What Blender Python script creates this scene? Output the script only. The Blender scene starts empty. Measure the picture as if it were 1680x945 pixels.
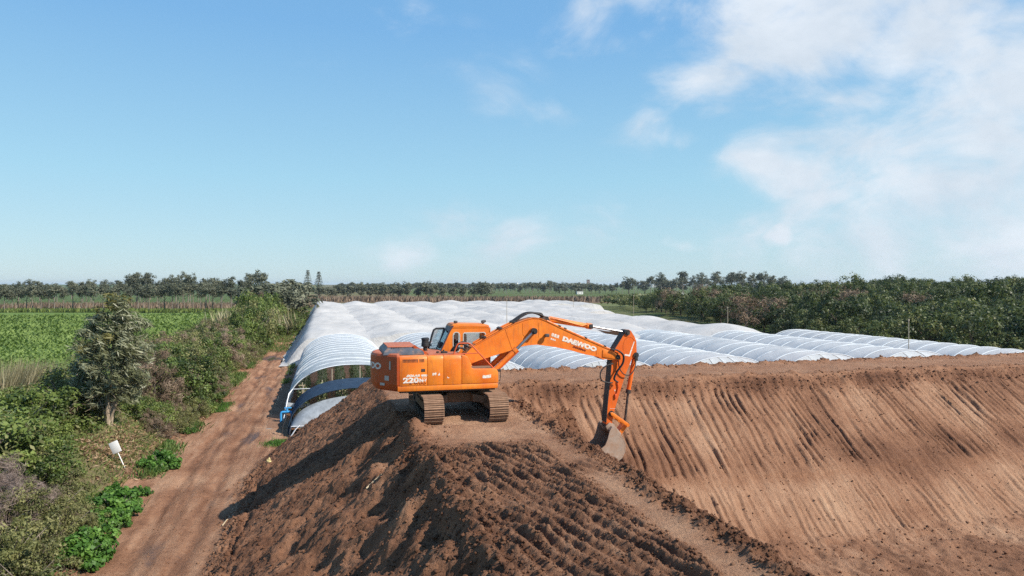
import bpy, bmesh, math, random
import numpy as np
from mathutils import Vector, Matrix

# ------------------------------------------------------------------ camera, world, sun, exposure
SC = bpy.context.scene
COL = SC.collection
R = math.radians
CAM_H = 8.2
cam_d = bpy.data.cameras.new('camera')
cam_d.sensor_width = 36.0
cam_d.lens = 36.0 * 1150 / 1680
cam_d.clip_start = 0.1
cam_d.clip_end = 30000
cam = bpy.data.objects.new('camera', cam_d)
COL.objects.link(cam)
cam.location = (0, 0, CAM_H)
cam.rotation_euler = (R(90 - 0.22), 0, 0)
SC.camera = cam

SUN_EL, SUN_AZ = 42.5, 24.0            # azimuth: degrees behind the camera's right hand
sun_vec = Vector((math.cos(R(SUN_AZ)) * math.cos(R(SUN_EL)), -math.sin(R(SUN_AZ)) * math.cos(R(SUN_EL)), math.sin(R(SUN_EL))))
sun_d = bpy.data.lights.new('sun', 'SUN')
sun_d.energy = 5.0
sun_d.angle = R(0.53)
sun_d.color = (1.0, 0.93, 0.83)
sun = bpy.data.objects.new('sun', sun_d)
COL.objects.link(sun)
sun.location = (40, -20, 60)
sun.rotation_euler = (-sun_vec).to_track_quat('-Z', 'Y').to_euler()

world = bpy.data.worlds.new('World')
SC.world = world
world.use_nodes = True
SC.view_settings.view_transform = 'Standard'
SC.view_settings.look = 'None'
SC.view_settings.gamma = 1.0
SC.view_settings.exposure = 0.5
SC.view_settings.use_curve_mapping = False
SC.cycles.use_denoising = False


def pix_dir(px, py):
    v = Vector(((px - 840) / 1150, 1.0, -(py - 468) / 1150))
    return v.normalized()


def build_sky():
    nt = world.node_tree
    N, L = nt.nodes, nt.links
    N.clear()
    out = N.new('ShaderNodeOutputWorld')
    bg = N.new('ShaderNodeBackground')
    bg.inputs['Strength'].default_value = 0.088
    L.new(bg.outputs[0], out.inputs[0])
    sky = N.new('ShaderNodeTexSky')
    sky.sky_type = 'NISHITA'
    sky.sun_disc = False
    sky.sun_elevation = R(SUN_EL)
    sky.sun_rotation = math.atan2(sun_vec.x, sun_vec.y)
    sky.altitude = 60
    sky.air_density = 1.0
    sky.dust_density = 0.0
    sky.ozone_density = 1.0
    tc = N.new('ShaderNodeTexCoord')
    # flatten the direction so that clouds lie in layers
    mp = N.new('ShaderNodeMapping')
    mp.inputs['Scale'].default_value = (1, 1, 1.7)
    L.new(tc.outputs['Generated'], mp.inputs['Vector'])

    def math_(op, a, b=None, clamp=False):
        m = N.new('ShaderNodeMath')
        m.operation = op
        m.use_clamp = clamp
        for i, x in enumerate((a, b)):
            if x is None:
                continue
            if isinstance(x, (int, float)):
                m.inputs[i].default_value = x
            else:
                L.new(x, m.inputs[i])
        return m.outputs[0]

    def noise(scale, detail, rough, dist=0.0, src=None):
        n = N.new('ShaderNodeTexNoise')
        n.inputs['Scale'].default_value = scale
        n.inputs['Detail'].default_value = detail
        n.inputs['Roughness'].default_value = rough
        n.inputs['Distortion'].default_value = dist
        L.new(src or mp.outputs[0], n.inputs['Vector'])
        return n.outputs['Fac']

    # banks of cloud: centre (direction), radius, weight
    banks = [((1330, 10), .26, 1.0), ((1230, 60), .15, .72), ((1470, 50), .20, .85), ((960, 50), .11, .50), ((1040, 20), .10, .42), ((1170, 145), .13, .58), ((1250, 160), .10, .5),
             ((1390, 170), .15, .62), ((1400, 240), .15, .66), ((1270, 270), .15, .60), ((1360, 300), .17, .62), ((1620, 250), .20, .95), ((1560, 220), .15, .7),
             ((1560, 320), .22, .62), ((1660, 340), .26, .75), ((1460, 370), .26, .60), ((1600, 420), .32, .58), ((1275, 388), .05, .9),
             ((1105, 398), .055, .62), ((760, 360), .12, .30), ((660, 405), .10, .36), ((980, 385), .12, .40), ((1080, 215), .10, .40), ((850, 400), .15, .34), ((1180, 420), .2, .36),
             ((1450, 250), .22, .72), ((1330, 120), .14, .5), ((1520, 290), .2, .75), ((1440, 110), .12, .5), ((1820, 150), .3, .9), ((2000, 330), .5, .9), ((2300, 100), .5, .8), ((1500, -260), .35, .7), ((910, 190), .09, .24), ((740, 110), .06, .24)]
    tot = None
    warp = N.new('ShaderNodeTexNoise')
    warp.inputs['Scale'].default_value = 6
    warp.inputs['Detail'].default_value = 4
    L.new(mp.outputs[0], warp.inputs['Vector'])
    ws = N.new('ShaderNodeVectorMath')
    ws.operation = 'MULTIPLY_ADD'
    L.new(warp.outputs['Color'], ws.inputs[0])
    ws.inputs[1].default_value = (.16, .16, .16)
    wa = N.new('ShaderNodeVectorMath')
    wa.operation = 'ADD'
    wa.inputs[1].default_value = (-.08, -.08, -.08)
    L.new(mp.outputs[0], wa.inputs[0])
    L.new(wa.outputs[0], ws.inputs[2])
    for (p, r, w) in banks:
        d = pix_dir(*p)
        dn = N.new('ShaderNodeVectorMath')
        dn.operation = 'DISTANCE'
        L.new(ws.outputs[0], dn.inputs[0])
        dn.inputs[1].default_value = (d.x, d.y, d.z * 1.7)
        mr = N.new('ShaderNodeMapRange')
        mr.interpolation_type = 'SMOOTHSTEP'
        mr.inputs['From Min'].default_value = r
        mr.inputs['From Max'].default_value = 0
        mr.inputs['To Max'].default_value = w
        L.new(dn.outputs['Value'], mr.inputs['Value'])
        tot = mr.outputs[0] if tot is None else math_('MAXIMUM', tot, mr.outputs[0])
    # thin general cover that goes on round the whole sky
    gen = noise(1.7, 3, .5)
    genm = N.new('ShaderNodeMapRange')
    genm.inputs['From Min'].default_value = .66
    genm.inputs['From Max'].default_value = .85
    genm.inputs['To Max'].default_value = .5
    L.new(gen, genm.inputs['Value'])
    tot = math_('MAXIMUM', tot, genm.outputs[0])
    n1 = noise(6.5, 12, .60, .35)
    dens = math_('ADD', tot, math_('MULTIPLY', math_('SUBTRACT', n1, .5), 1.8))
    cm = N.new('ShaderNodeMapRange')
    cm.interpolation_type = 'SMOOTHSTEP'
    cm.inputs['From Min'].default_value = .09
    cm.inputs['From Max'].default_value = .84
    cm.inputs['To Max'].default_value = .93
    L.new(dens, cm.inputs['Value'])
    gate = N.new('ShaderNodeMapRange')
    gate.inputs['From Min'].default_value = .02
    gate.inputs['From Max'].default_value = .3
    L.new(tot, gate.inputs['Value'])
    fac = math_('MULTIPLY', cm.outputs[0], gate.outputs[0], True)
    n2 = noise(7, 6, .6, .1)
    cr = N.new('ShaderNodeValToRGB')
    cr.color_ramp.elements[0].position = .3
    cr.color_ramp.elements[0].color = (5.0, 5.7, 6.5, 1)
    cr.color_ramp.elements[1].position = .7
    cr.color_ramp.elements[1].color = (6.9, 7.4, 8.0, 1)
    L.new(n2, cr.inputs[0])
    mix = N.new('ShaderNodeMix')
    mix.data_type = 'RGBA'
    L.new(fac, mix.inputs[0])
    sep = N.new('ShaderNodeSeparateXYZ')
    L.new(tc.outputs['Generated'], sep.inputs[0])
    rmp = N.new('ShaderNodeValToRGB')
    stops = [(0, (4.0, 5.6, 6.4)), (.06, (3.7, 5.75, 6.8)), (.145, (3.0, 5.55, 7.1)), (.34, (1.7, 4.0, 6.9)), (1, (.7, 2.0, 4.6))]
    el = rmp.color_ramp.elements
    while len(el) < len(stops):
        el.new(.5)
    for e_, (p_, c_) in zip(el, stops):
        e_.position = p_
        e_.color = (*c_, 1)
    L.new(sep.outputs[2], rmp.inputs[0])
    skm = N.new('ShaderNodeMix')
    skm.data_type = 'RGBA'
    skm.inputs[0].default_value = .82
    L.new(sky.outputs[0], skm.inputs[6])
    L.new(rmp.outputs[0], skm.inputs[7])
    L.new(skm.outputs[2], mix.inputs[6])
    L.new(cr.outputs[0], mix.inputs[7])
    L.new(mix.outputs[2], bg.inputs[0])


build_sky()

# ------------------------------------------------------------------ frame of the site: u to the right along the far bank, v away
TH = R(15)
CU = np.array([-.9, 29.1])
UX, UY = math.cos(TH), math.sin(TH)
VX, VY = -math.sin(TH), math.cos(TH)


def uv2w(u, v):
    return CU[0] + u * UX + v * VX, CU[1] + u * UY + v * VY


def w2uv(x, y):
    dx, dy = x - CU[0], y - CU[1]
    return dx * UX + dy * UY, dx * VX + dy * VY


def to_px(x, y, z):
    return 840 + 1150 * x / y, 468 + 1150 * (CAM_H - z) / y


# ------------------------------------------------------------------ helpers
def srgb(r, g, b):
    f = lambda c: (c / 255 / 12.92) if c / 255 <= .04045 else ((c / 255 + .055) / 1.055) ** 2.4
    return (f(r), f(g), f(b), 1)


def tag(o, label=None, cat=None, group=None, kind=None):
    if label:
        o['label'] = label
    if cat:
        o['category'] = cat
    if group:
        o['group'] = group
    if kind:
        o['kind'] = kind
    return o


def link(o, parent=None):
    COL.objects.link(o)
    if parent:
        o.parent = parent
    return o


def empty(name, loc=(0, 0, 0), rz=0.0):
    o = bpy.data.objects.new(name, None)
    o.empty_display_size = .2
    o.location = loc
    o.rotation_euler = (0, 0, rz)
    return link(o)


def np_mesh(name, verts, faces, mat=None, attrs=None, smooth=False):
    """verts (n,3), faces (m,k) with one k"""
    verts = np.ascontiguousarray(verts, dtype=np.float32)
    faces = np.ascontiguousarray(faces, dtype=np.int32)
    me = bpy.data.meshes.new(name)
    nf, k = faces.shape
    me.vertices.add(len(verts))
    me.vertices.foreach_set('co', verts.ravel())
    me.loops.add(nf * k)
    me.loops.foreach_set('vertex_index', faces.ravel())
    me.polygons.add(nf)
    me.polygons.foreach_set('loop_start', np.arange(0, nf * k, k, dtype=np.int32))
    me.polygons.foreach_set('loop_total', np.full(nf, k, dtype=np.int32))
    if smooth:
        me.polygons.foreach_set('use_smooth', np.ones(nf, dtype=bool))
    if attrs:
        for n, a in attrs.items():
            at = me.attributes.new(n, 'FLOAT', 'POINT')
            at.data.foreach_set('value', np.ascontiguousarray(a, dtype=np.float32).ravel())
    me.update(calc_edges=True)
    if mat:
        me.materials.append(mat)
    return me


def mesh_obj(name, me, parent=None):
    return link(bpy.data.objects.new(name, me), parent)


def grid_faces(nu, nv):
    i = np.arange(nu * nv).reshape(nv, nu)
    return np.stack([i[:-1, :-1], i[:-1, 1:], i[1:, 1:], i[1:, :-1]], -1).reshape(-1, 4)


class MB:
    """collects shapes for one mesh"""

    def __init__(s):
        s.v, s.f = [], []

    def add(s, vs, fs, M=None):
        o = len(s.v)
        for p in vs:
            p = Vector(p)
            s.v.append(tuple(M @ p) if M else tuple(p))
        s.f += [tuple(i + o for i in f) for f in fs]
        return s

    def box(s, c, d, M=None, ch=0.0):
        x, y, z = d[0] / 2, d[1] / 2, d[2] / 2
        if ch <= 0:
            vs = [(c[0] + a * x, c[1] + b * y, c[2] + e * z) for e in (-1, 1) for b in (-1, 1) for a in (-1, 1)]
            fs = [(0, 2, 3, 1), (4, 5, 7, 6), (0, 1, 5, 4), (2, 6, 7, 3), (0, 4, 6, 2), (1, 3, 7, 5)]
            return s.add(vs, fs, M)
        bm = bmesh.new()
        bmesh.ops.create_cube(bm, size=1)
        for v in bm.verts:
            v.co = Vector((c[0] + v.co.x * d[0], c[1] + v.co.y * d[1], c[2] + v.co.z * d[2]))
        bmesh.ops.bevel(bm, geom=bm.edges[:] + bm.verts[:], offset=ch, segments=2, affect='EDGES', profile=.5)
        bm.verts.index_update()
        s.add([v.co.copy() for v in bm.verts], [[v.index for v in f.verts] for f in bm.faces], M)
        bm.free()
        return s

    def boxr(s, x0, x1, y0, y1, z0, z1, ch=0.0):
        return s.box(((x0 + x1) / 2, (y0 + y1) / 2, (z0 + z1) / 2), (x1 - x0, y1 - y0, z1 - z0), None, ch)

    def prism(s, poly, y0, y1, ch=0.0, M=None):
        """polygon in x,z extruded along y; ch: edge chamfer"""
        bm = bmesh.new()
        vs = [bm.verts.new((p[0], y0, p[1])) for p in poly]
        f = bm.faces.new(vs)
        r = bmesh.ops.extrude_face_region(bm, geom=[f])
        for e in r['geom']:
            if isinstance(e, bmesh.types.BMVert):
                e.co.y = y1
        bmesh.ops.recalc_face_normals(bm, faces=bm.faces[:])
        if ch > 0:
            eds = [e for e in bm.edges if len(e.link_faces) == 2 and e.calc_face_angle(0) > .6]
            bmesh.ops.bevel(bm, geom=eds, offset=ch, segments=2, affect='EDGES', profile=.5)
        bmesh.ops.triangulate(bm, faces=[f for f in bm.faces if len(f.verts) > 4])
        bm.verts.index_update()
        s.add([v.co.copy() for v in bm.verts], [[v.index for v in f.verts] for f in bm.faces], M)
        bm.free()
        return s

    def tube(s, pts, r, n=8, caps=True):
        pts = [Vector(p) for p in pts]
        rs = r if isinstance(r, (list, tuple)) else [r] * len(pts)
        o = len(s.v)
        up = Vector((0, 0, 1))
        prev = None
        for i, p in enumerate(pts):
            d = (pts[min(i + 1, len(pts) - 1)] - pts[max(i - 1, 0)]).normalized()
            if prev is None:
                a = d.cross(up)
                if a.length < .05:
                    a = d.cross(Vector((1, 0, 0)))
            else:
                a = prev - d * prev.dot(d)
                if a.length < 1e-4:
                    a = d.cross(up)
            a.normalize()
            prev = a
            b = d.cross(a)
            for k in range(n):
                t = 2 * math.pi * k / n
                s.v.append(tuple(p + (a * math.cos(t) + b * math.sin(t)) * rs[i]))
        for i in range(len(pts) - 1):
            for k in range(n):
                k2 = (k + 1) % n
                s.f.append((o + i * n + k, o + i * n + k2, o + (i + 1) * n + k2, o + (i + 1) * n + k))
        if caps:
            s.f.append(tuple(o + k for k in range(n))[::-1])
            s.f.append(tuple(o + (len(pts) - 1) * n + k for k in range(n)))
        return s

    def cyl(s, p0, p1, r, n=16):
        return s.tube([p0, p1], r, n)

    def loft(s, rings, caps=True):
        o = len(s.v)
        n = len(rings[0])
        for rg in rings:
            s.v += [tuple(p) for p in rg]
        for i in range(len(rings) - 1):
            for k in range(n):
                k2 = (k + 1) % n
                s.f.append((o + i * n + k, o + i * n + k2, o + (i + 1) * n + k2, o + (i + 1) * n + k))
        if caps:
            s.f.append(tuple(o + k for k in range(n))[::-1])
            s.f.append(tuple(o + (len(rings) - 1) * n + k for k in range(n)))
        return s

    def mesh(s, name, mat, smooth=0.0):
        me = bpy.data.meshes.new(name)
        me.from_pydata(s.v, [], s.f)
        bm = bmesh.new()
        bm.from_mesh(me)
        bmesh.ops.recalc_face_normals(bm, faces=bm.faces[:])
        if smooth:
            for f in bm.faces:
                f.smooth = True
            for e in bm.edges:
                if len(e.link_faces) == 2 and e.calc_face_angle(0) > smooth:
                    e.smooth = False
        bm.to_mesh(me)
        bm.free()
        me.update()
        if mat:
            me.materials.append(mat)
        return me

    def build(s, name, mat, parent=None, smooth=.6):
        return mesh_obj(name, s.mesh(name, mat, smooth), parent)


# vectorised gradient noise
_rs = np.random.RandomState(5)
_perm = np.concatenate([_rs.permutation(1024)] * 3)
_ang = _rs.rand(1024) * 2 * np.pi
_gx, _gy = np.cos(_ang), np.sin(_ang)


def pn(x, y, seed=0):
    x = np.asarray(x, float) + seed * 17.31
    y = np.asarray(y, float) + seed * 9.77
    xi = np.floor(x).astype(np.int64)
    yi = np.floor(y).astype(np.int64)
    xf, yf = x - xi, y - yi
    xi &= 1023
    yi &= 1023
    uu = xf * xf * xf * (xf * (xf * 6 - 15) + 10)
    vv = yf * yf * yf * (yf * (yf * 6 - 15) + 10)

    def g(ax, ay, fx, fy):
        h = _perm[_perm[ax] + ay]
        return _gx[h] * fx + _gy[h] * fy
    a = g(xi, yi, xf, yf)
    b = g(xi + 1, yi, xf - 1, yf)
    c = g(xi, yi + 1, xf, yf - 1)
    d = g(xi + 1, yi + 1, xf - 1, yf - 1)
    return 1.5 * ((a * (1 - uu) + b * uu) * (1 - vv) + (c * (1 - uu) + d * uu) * vv)


def fbm(x, y, o=4, seed=0, gain=.5):
    s, a, f = 0, 1, 1
    for i in range(o):
        s = s + a * pn(x * f, y * f, seed + i * 3)
        a *= gain
        f *= 2.03
    return s


def sst(a, b, x):
    t = np.clip((x - a) / (b - a), 0, 1)
    return t * t * (3 - 2 * t)


# ------------------------------------------------------------------ materials
MATS = {}


def mat(name):
    m = bpy.data.materials.new(name)
    m.use_nodes = True
    nt = m.node_tree
    nt.nodes.clear()
    out = nt.nodes.new('ShaderNodeOutputMaterial')
    MATS[name] = m
    return m, nt.nodes, nt.links, out


def n_noise(N, L, scale, detail=5, rough=.6, coord=None, dist=0.0):
    n = N.new('ShaderNodeTexNoise')
    n.inputs['Scale'].default_value = scale
    n.inputs['Detail'].default_value = detail
    n.inputs['Roughness'].default_value = rough
    n.inputs['Distortion'].default_value = dist
    if coord is not None:
        L.new(coord, n.inputs['Vector'])
    return n.outputs['Fac']


def n_math(N, L, op, a, b=None, clamp=False):
    m = N.new('ShaderNodeMath')
    m.operation = op
    m.use_clamp = clamp
    for i, x in enumerate((a, b)):
        if x is None:
            continue
        if isinstance(x, (int, float)):
            m.inputs[i].default_value = x
        else:
            L.new(x, m.inputs[i])
    return m.outputs[0]


def n_range(N, L, x, a, b, c=0.0, d=1.0):
    m = N.new('ShaderNodeMapRange')
    m.inputs['From Min'].default_value = a
    m.inputs['From Max'].default_value = b
    m.inputs['To Min'].default_value = c
    m.inputs['To Max'].default_value = d
    L.new(x, m.inputs['Value'])
    return m.outputs[0]


def n_mix(N, L, f, a, b):
    m = N.new('ShaderNodeMix')
    m.data_type = 'RGBA'
    for i, x in ((0, f), (6, a), (7, b)):
        if isinstance(x, (int, float)):
            m.inputs[i].default_value = x
        elif isinstance(x, (tuple, list)):
            m.inputs[i].default_value = (*x[:3], 1)
        else:
            L.new(x, m.inputs[i])
    return m.outputs[2]


def n_ramp(N, L, f, stops):
    r = N.new('ShaderNodeValToRGB')
    e = r.color_ramp.elements
    while len(e) < len(stops):
        e.new(.5)
    for k, (p, c) in zip(e, stops):
        k.position = p
        k.color = (*c[:3], 1)
    L.new(f, r.inputs[0])
    return r.outputs[0]


def n_attr(N, name):
    a = N.new('ShaderNodeAttribute')
    a.attribute_name = name
    return a.outputs['Fac']


def n_bump(N, L, h, strength=.5, dist=.02):
    b = N.new('ShaderNodeBump')
    b.inputs['Strength'].default_value = strength
    b.inputs['Distance'].default_value = dist
    L.new(h, b.inputs['Height'])
    return b.outputs[0]


def n_bsdf(N, L, out, color, rough=.8, spec=.3, metal=0.0, normal=None):
    p = N.new('ShaderNodeBsdfPrincipled')
    for key, x in (('Base Color', color), ('Roughness', rough), ('Metallic', metal), ('Specular IOR Level', spec)):
        if isinstance(x, (int, float)):
            p.inputs[key].default_value = x
        elif isinstance(x, (tuple, list)):
            p.inputs[key].default_value = (*x[:3], 1)
        else:
            L.new(x, p.inputs[key])
    if normal is not None:
        L.new(normal, p.inputs['Normal'])
    if out is not None:
        L.new(p.outputs[0], out.inputs[0])
    return p


def coords(N):
    return N.new('ShaderNodeTexCoord').outputs['Object']


def soil_material():
    m, N, L, out = mat('soil')
    co = coords(N)
    dry = n_attr(N, 'dry')
    wet = n_attr(N, 'wet')
    a = n_noise(N, L, .55, 6, .62, co)
    b = n_noise(N, L, 5, 6, .65, co)
    c = n_noise(N, L, 38, 4, .7, co)
    f = n_math(N, L, 'ADD', dry, n_math(N, L, 'MULTIPLY', n_math(N, L, 'SUBTRACT', a, .5), .5))
    f = n_math(N, L, 'ADD', f, n_math(N, L, 'MULTIPLY', n_math(N, L, 'SUBTRACT', b, .5), .42))
    f = n_math(N, L, 'ADD', f, n_math(N, L, 'MULTIPLY', n_math(N, L, 'SUBTRACT', c, .5), .34), True)
    col = n_ramp(N, L, f, [(0, (.078, .034, .018)), (.25, (.165, .077, .043)), (.5, (.285, .145, .083)), (.75, (.40, .232, .142)), (1, (.50, .318, .20))])
    wf = n_range(N, L, n_math(N, L, 'ADD', wet, n_math(N, L, 'MULTIPLY', n_math(N, L, 'SUBTRACT', b, .5), .6)), .35, .8)
    col = n_mix(N, L, wf, col, (.12, .072, .055))
    rough = n_range(N, L, wf, 0, 1, .95, .45)
    h = n_math(N, L, 'ADD', n_math(N, L, 'MULTIPLY', n_noise(N, L, 15, 9, .72, co), 1.0), n_math(N, L, 'MULTIPLY', n_noise(N, L, 70, 4, .65, co), .25))
    n_bsdf(N, L, out, col, rough, .2, 0, n_bump(N, L, h, 1.0, .10))
    return m


def ground_material():
    m, N, L, out = mat('ground_cover')
    co = coords(N)
    g = n_attr(N, 'green')
    d = n_attr(N, 'dirt')
    a = n_noise(N, L, .05, 6, .65, co)
    b = n_noise(N, L, .7, 6, .65, co)
    c = n_noise(N, L, 6, 4, .7, co)
    gr = n_ramp(N, L, n_math(N, L, 'ADD', n_math(N, L, 'MULTIPLY', b, .6), n_math(N, L, 'MULTIPLY', c, .4)),
                [(.3, (.035, .06, .016)), (.5, (.07, .105, .028)), (.7, (.12, .14, .05))])
    dr = n_ramp(N, L, n_math(N, L, 'ADD', n_math(N, L, 'MULTIPLY', b, .5), n_math(N, L, 'MULTIPLY', c, .5)),
                [(.3, (.09, .062, .035)), (.5, (.17, .125, .07)), (.7, (.25, .19, .115))])
    so = n_ramp(N, L, n_math(N, L, 'ADD', n_math(N, L, 'MULTIPLY', b, .5), n_math(N, L, 'MULTIPLY', c, .5)),
                [(.3, (.13, .068, .042)), (.5, (.22, .122, .076)), (.7, (.32, .19, .125))])
    gf = n_range(N, L, n_math(N, L, 'ADD', g, n_math(N, L, 'MULTIPLY', n_math(N, L, 'SUBTRACT', n_math(N, L, 'ADD', a, b), 1.0), .9)), .3, .7)
    col = n_mix(N, L, gf, dr, gr)
    df = n_range(N, L, n_math(N, L, 'ADD', d, n_math(N, L, 'MULTIPLY', n_math(N, L, 'SUBTRACT', b, .5), .8)), .35, .65)
    col = n_mix(N, L, df, col, so)
    n_bsdf(N, L, out, col, .95, .15, 0, n_bump(N, L, c, .7, .08))
    return m


def leaf_material(name, lo, mid, hi, tip=None, trans=.28, rough=.55, objvar=.35, spec=.3):
    m, N, L, out = mat(name)
    t = n_attr(N, 'tint')
    oi = N.new('ShaderNodeObjectInfo')
    f = n_math(N, L, 'ADD', t, n_math(N, L, 'MULTIPLY', n_math(N, L, 'SUBTRACT', oi.outputs['Random'], .5), objvar), True)
    stops = [(0, lo), (.5, mid), (.92 if tip else 1, hi)]
    if tip:
        stops.append((1, tip))
    col = n_ramp(N, L, f, stops)
    p = n_bsdf(N, L, None, col, rough, spec)
    tr = N.new('ShaderNodeBsdfTranslucent')
    hv = N.new('ShaderNodeHueSaturation')
    hv.inputs['Value'].default_value = 1.35
    hv.inputs['Saturation'].default_value = 1.1
    L.new(col, hv.inputs['Color'])
    L.new(hv.outputs[0], tr.inputs[0])
    mx = N.new('ShaderNodeMixShader')
    mx.inputs[0].default_value = trans
    L.new(p.outputs[0], mx.inputs[1])
    L.new(tr.outputs[0], mx.inputs[2])
    L.new(mx.outputs[0], out.inputs[0])
    return m


def bark_material(name, c0, c1):
    m, N, L, out = mat(name)
    co = coords(N)
    mp = N.new('ShaderNodeMapping')
    mp.inputs['Scale'].default_value = (6, 6, 1.2)
    L.new(co, mp.inputs[0])
    a = n_noise(N, L, 3, 5, .65, mp.outputs[0])
    n_bsdf(N, L, out, n_ramp(N, L, a, [(.3, c0), (.7, c1)]), .9, .2, 0, n_bump(N, L, a, .5, .03))
    return m


def plain(name, color, rough=.6, metal=0.0, spec=.4, var=.25, scale=6.0, dirt=None, dirtf=.3):
    m, N, L, out = mat(name)
    co = coords(N)
    a = n_noise(N, L, scale, 6, .65, co)
    dark = tuple(c * (1 - var) for c in color[:3])
    lite = tuple(min(1, c * (1 + var)) for c in color[:3])
    col = n_ramp(N, L, a, [(.3, dark), (.7, lite)])
    r = rough
    if dirt:
        b = n_noise(N, L, scale * .6, 8, .7, co, .4)
        k = n_range(N, L, b, .62 - dirtf * .35, .80 - dirtf * .25)
        col = n_mix(N, L, k, col, dirt)
        r = n_range(N, L, k, 0, 1, rough, .9)
    n_bsdf(N, L, out, col, r, spec, metal, n_bump(N, L, a, .08, .02))
    return m


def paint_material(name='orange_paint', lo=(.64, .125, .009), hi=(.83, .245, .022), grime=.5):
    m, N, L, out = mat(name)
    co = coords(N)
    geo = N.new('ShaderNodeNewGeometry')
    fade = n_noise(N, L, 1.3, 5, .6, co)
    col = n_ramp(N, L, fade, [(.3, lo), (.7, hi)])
    fine = n_noise(N, L, 9, 9, .72, co, .6)
    scr = n_range(N, L, fine, .60, .74)
    col = n_mix(N, L, n_math(N, L, 'MULTIPLY', scr, .75), col, (.40, .20, .11))
    mpz = N.new('ShaderNodeMapping')
    mpz.inputs['Scale'].default_value = (7, 7, .9)
    L.new(co, mpz.inputs[0])
    streak = n_range(N, L, n_noise(N, L, 2.2, 7, .68, mpz.outputs[0], .2), .50, .72)
    col = n_mix(N, L, n_math(N, L, 'MULTIPLY', streak, grime), col, (.30, .105, .035))
    chips = n_range(N, L, n_noise(N, L, 28, 5, .7, co), .66, .73)
    col = n_mix(N, L, n_math(N, L, 'MULTIPLY', chips, .7), col, (.12, .05, .03))
    # dust settles on faces that look up
    sx = N.new('ShaderNodeSeparateXYZ')
    L.new(geo.outputs['Normal'], sx.inputs[0])
    up = n_math(N, L, 'MULTIPLY', n_range(N, L, sx.outputs[2], .4, .95), n_range(N, L, fine, .35, .6), True)
    col = n_mix(N, L, n_math(N, L, 'MULTIPLY', up, .55), col, (.40, .24, .16))
    rough = n_math(N, L, 'ADD', n_range(N, L, fine, .35, .65, .36, .6), n_math(N, L, 'MULTIPLY', up, .3), True)
    n_bsdf(N, L, out, col, rough, .4, 0, n_bump(N, L, fade, .12, .03))
    return m


def film_material():
    m, N, L, out = mat('greenhouse_film')
    co = coords(N)
    a = n_noise(N, L, .35, 6, .62, co, .3)
    b = n_noise(N, L, 3.0, 5, .65, co, .5)
    col = n_ramp(N, L, n_math(N, L, 'ADD', n_math(N, L, 'MULTIPLY', a, .6), n_math(N, L, 'MULTIPLY', b, .4)), [(.3, (.54, .58, .61)), (.55, (.66, .695, .72)), (.75, (.76, .78, .79))])
    p = n_bsdf(N, L, None, col, .34, .5, 0, n_bump(N, L, b, .25, .05))
    tr = N.new('ShaderNodeBsdfTranslucent')
    tr.inputs[0].default_value = (.8, .85, .88, 1)
    tp = N.new('ShaderNodeBsdfTransparent')
    m1 = N.new('ShaderNodeMixShader')
    m1.inputs[0].default_value = .42
    L.new(p.outputs[0], m1.inputs[1])
    L.new(tr.outputs[0], m1.inputs[2])
    m2 = N.new('ShaderNodeMixShader')
    m2.inputs[0].default_value = .06
    L.new(m1.outputs[0], m2.inputs[1])
    L.new(tp.outputs[0], m2.inputs[2])
    L.new(m2.outputs[0], out.inputs[0])
    return m


def net_material():
    m, N, L, out = mat('white_net')
    co = coords(N)
    a = n_noise(N, L, .18, 6, .65, co, .5)
    b = n_noise(N, L, 1.6, 6, .65, co, .4)
    col = n_ramp(N, L, n_math(N, L, 'ADD', n_math(N, L, 'MULTIPLY', a, .65), n_math(N, L, 'MULTIPLY', b, .35)), [(.28, (.50, .49, .475)), (.5, (.63, .62, .60)), (.7, (.72, .71, .69))])
    p = n_bsdf(N, L, None, col, .7, .2, 0, n_bump(N, L, a, .6, .5))
    tr = N.new('ShaderNodeBsdfTranslucent')
    L.new(col, tr.inputs[0])
    mx = N.new('ShaderNodeMixShader')
    mx.inputs[0].default_value = .3
    L.new(p.outputs[0], mx.inputs[1])
    L.new(tr.outputs[0], mx.inputs[2])
    L.new(mx.outputs[0], out.inputs[0])
    return m


def glass_material(name, tint, alpha=.55):
    m, N, L, out = mat(name)
    tp = N.new('ShaderNodeBsdfTransparent')
    tp.inputs[0].default_value = (*tint, 1)
    gl = N.new('ShaderNodeBsdfGlossy')
    gl.inputs['Roughness'].default_value = .06
    gl.inputs['Color'].default_value = (.9, .95, 1, 1)
    mx = N.new('ShaderNodeMixShader')
    mx.inputs[0].default_value = alpha
    L.new(tp.outputs[0], mx.inputs[1])
    L.new(gl.outputs[0], mx.inputs[2])
    L.new(mx.outputs[0], out.inputs[0])
    return m


soil = soil_material()
ground_cover = ground_material()
film = film_material()
net = net_material()
orange = paint_material()
orange_red = paint_material('worn_shaded_red_orange_paint', (.36, .055, .010), (.52, .085, .014), .75)  # worn red paint, darkened so the counterweight's shade sits in the colour
orange_arm = paint_material('arm_orange_paint', (.60, .095, .008), (.74, .145, .012), .45)
M_black = plain('black_rubber', (.02, .02, .022), .6, dirt=(.2, .13, .09), dirtf=.15)
M_dark = plain('dark_steel', (.035, .033, .033), .6, .3, dirt=(.22, .14, .1), dirtf=.35)
M_track = plain('muddy_track_steel', (.21, .13, .085), .85, 0, .2, .3, 14, dirt=(.13, .085, .06), dirtf=.4)
M_shoe = plain('dusty_track_shoe', (.28, .168, .108), .9, 0, .2, .25, 10, dirt=(.24, .15, .10), dirtf=.3)
M_chrome = plain('cylinder_rod', (.36, .36, .37), .35, .9, .5, .05)
M_bucket = plain('worn_bucket_steel', (.36, .29, .235), .6, .25, .4, .25, 5, dirt=(.34, .22, .15), dirtf=.7)
M_white = plain('white_paint', (.78, .77, .74), .6, 0, .3, .08, 20)
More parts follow.
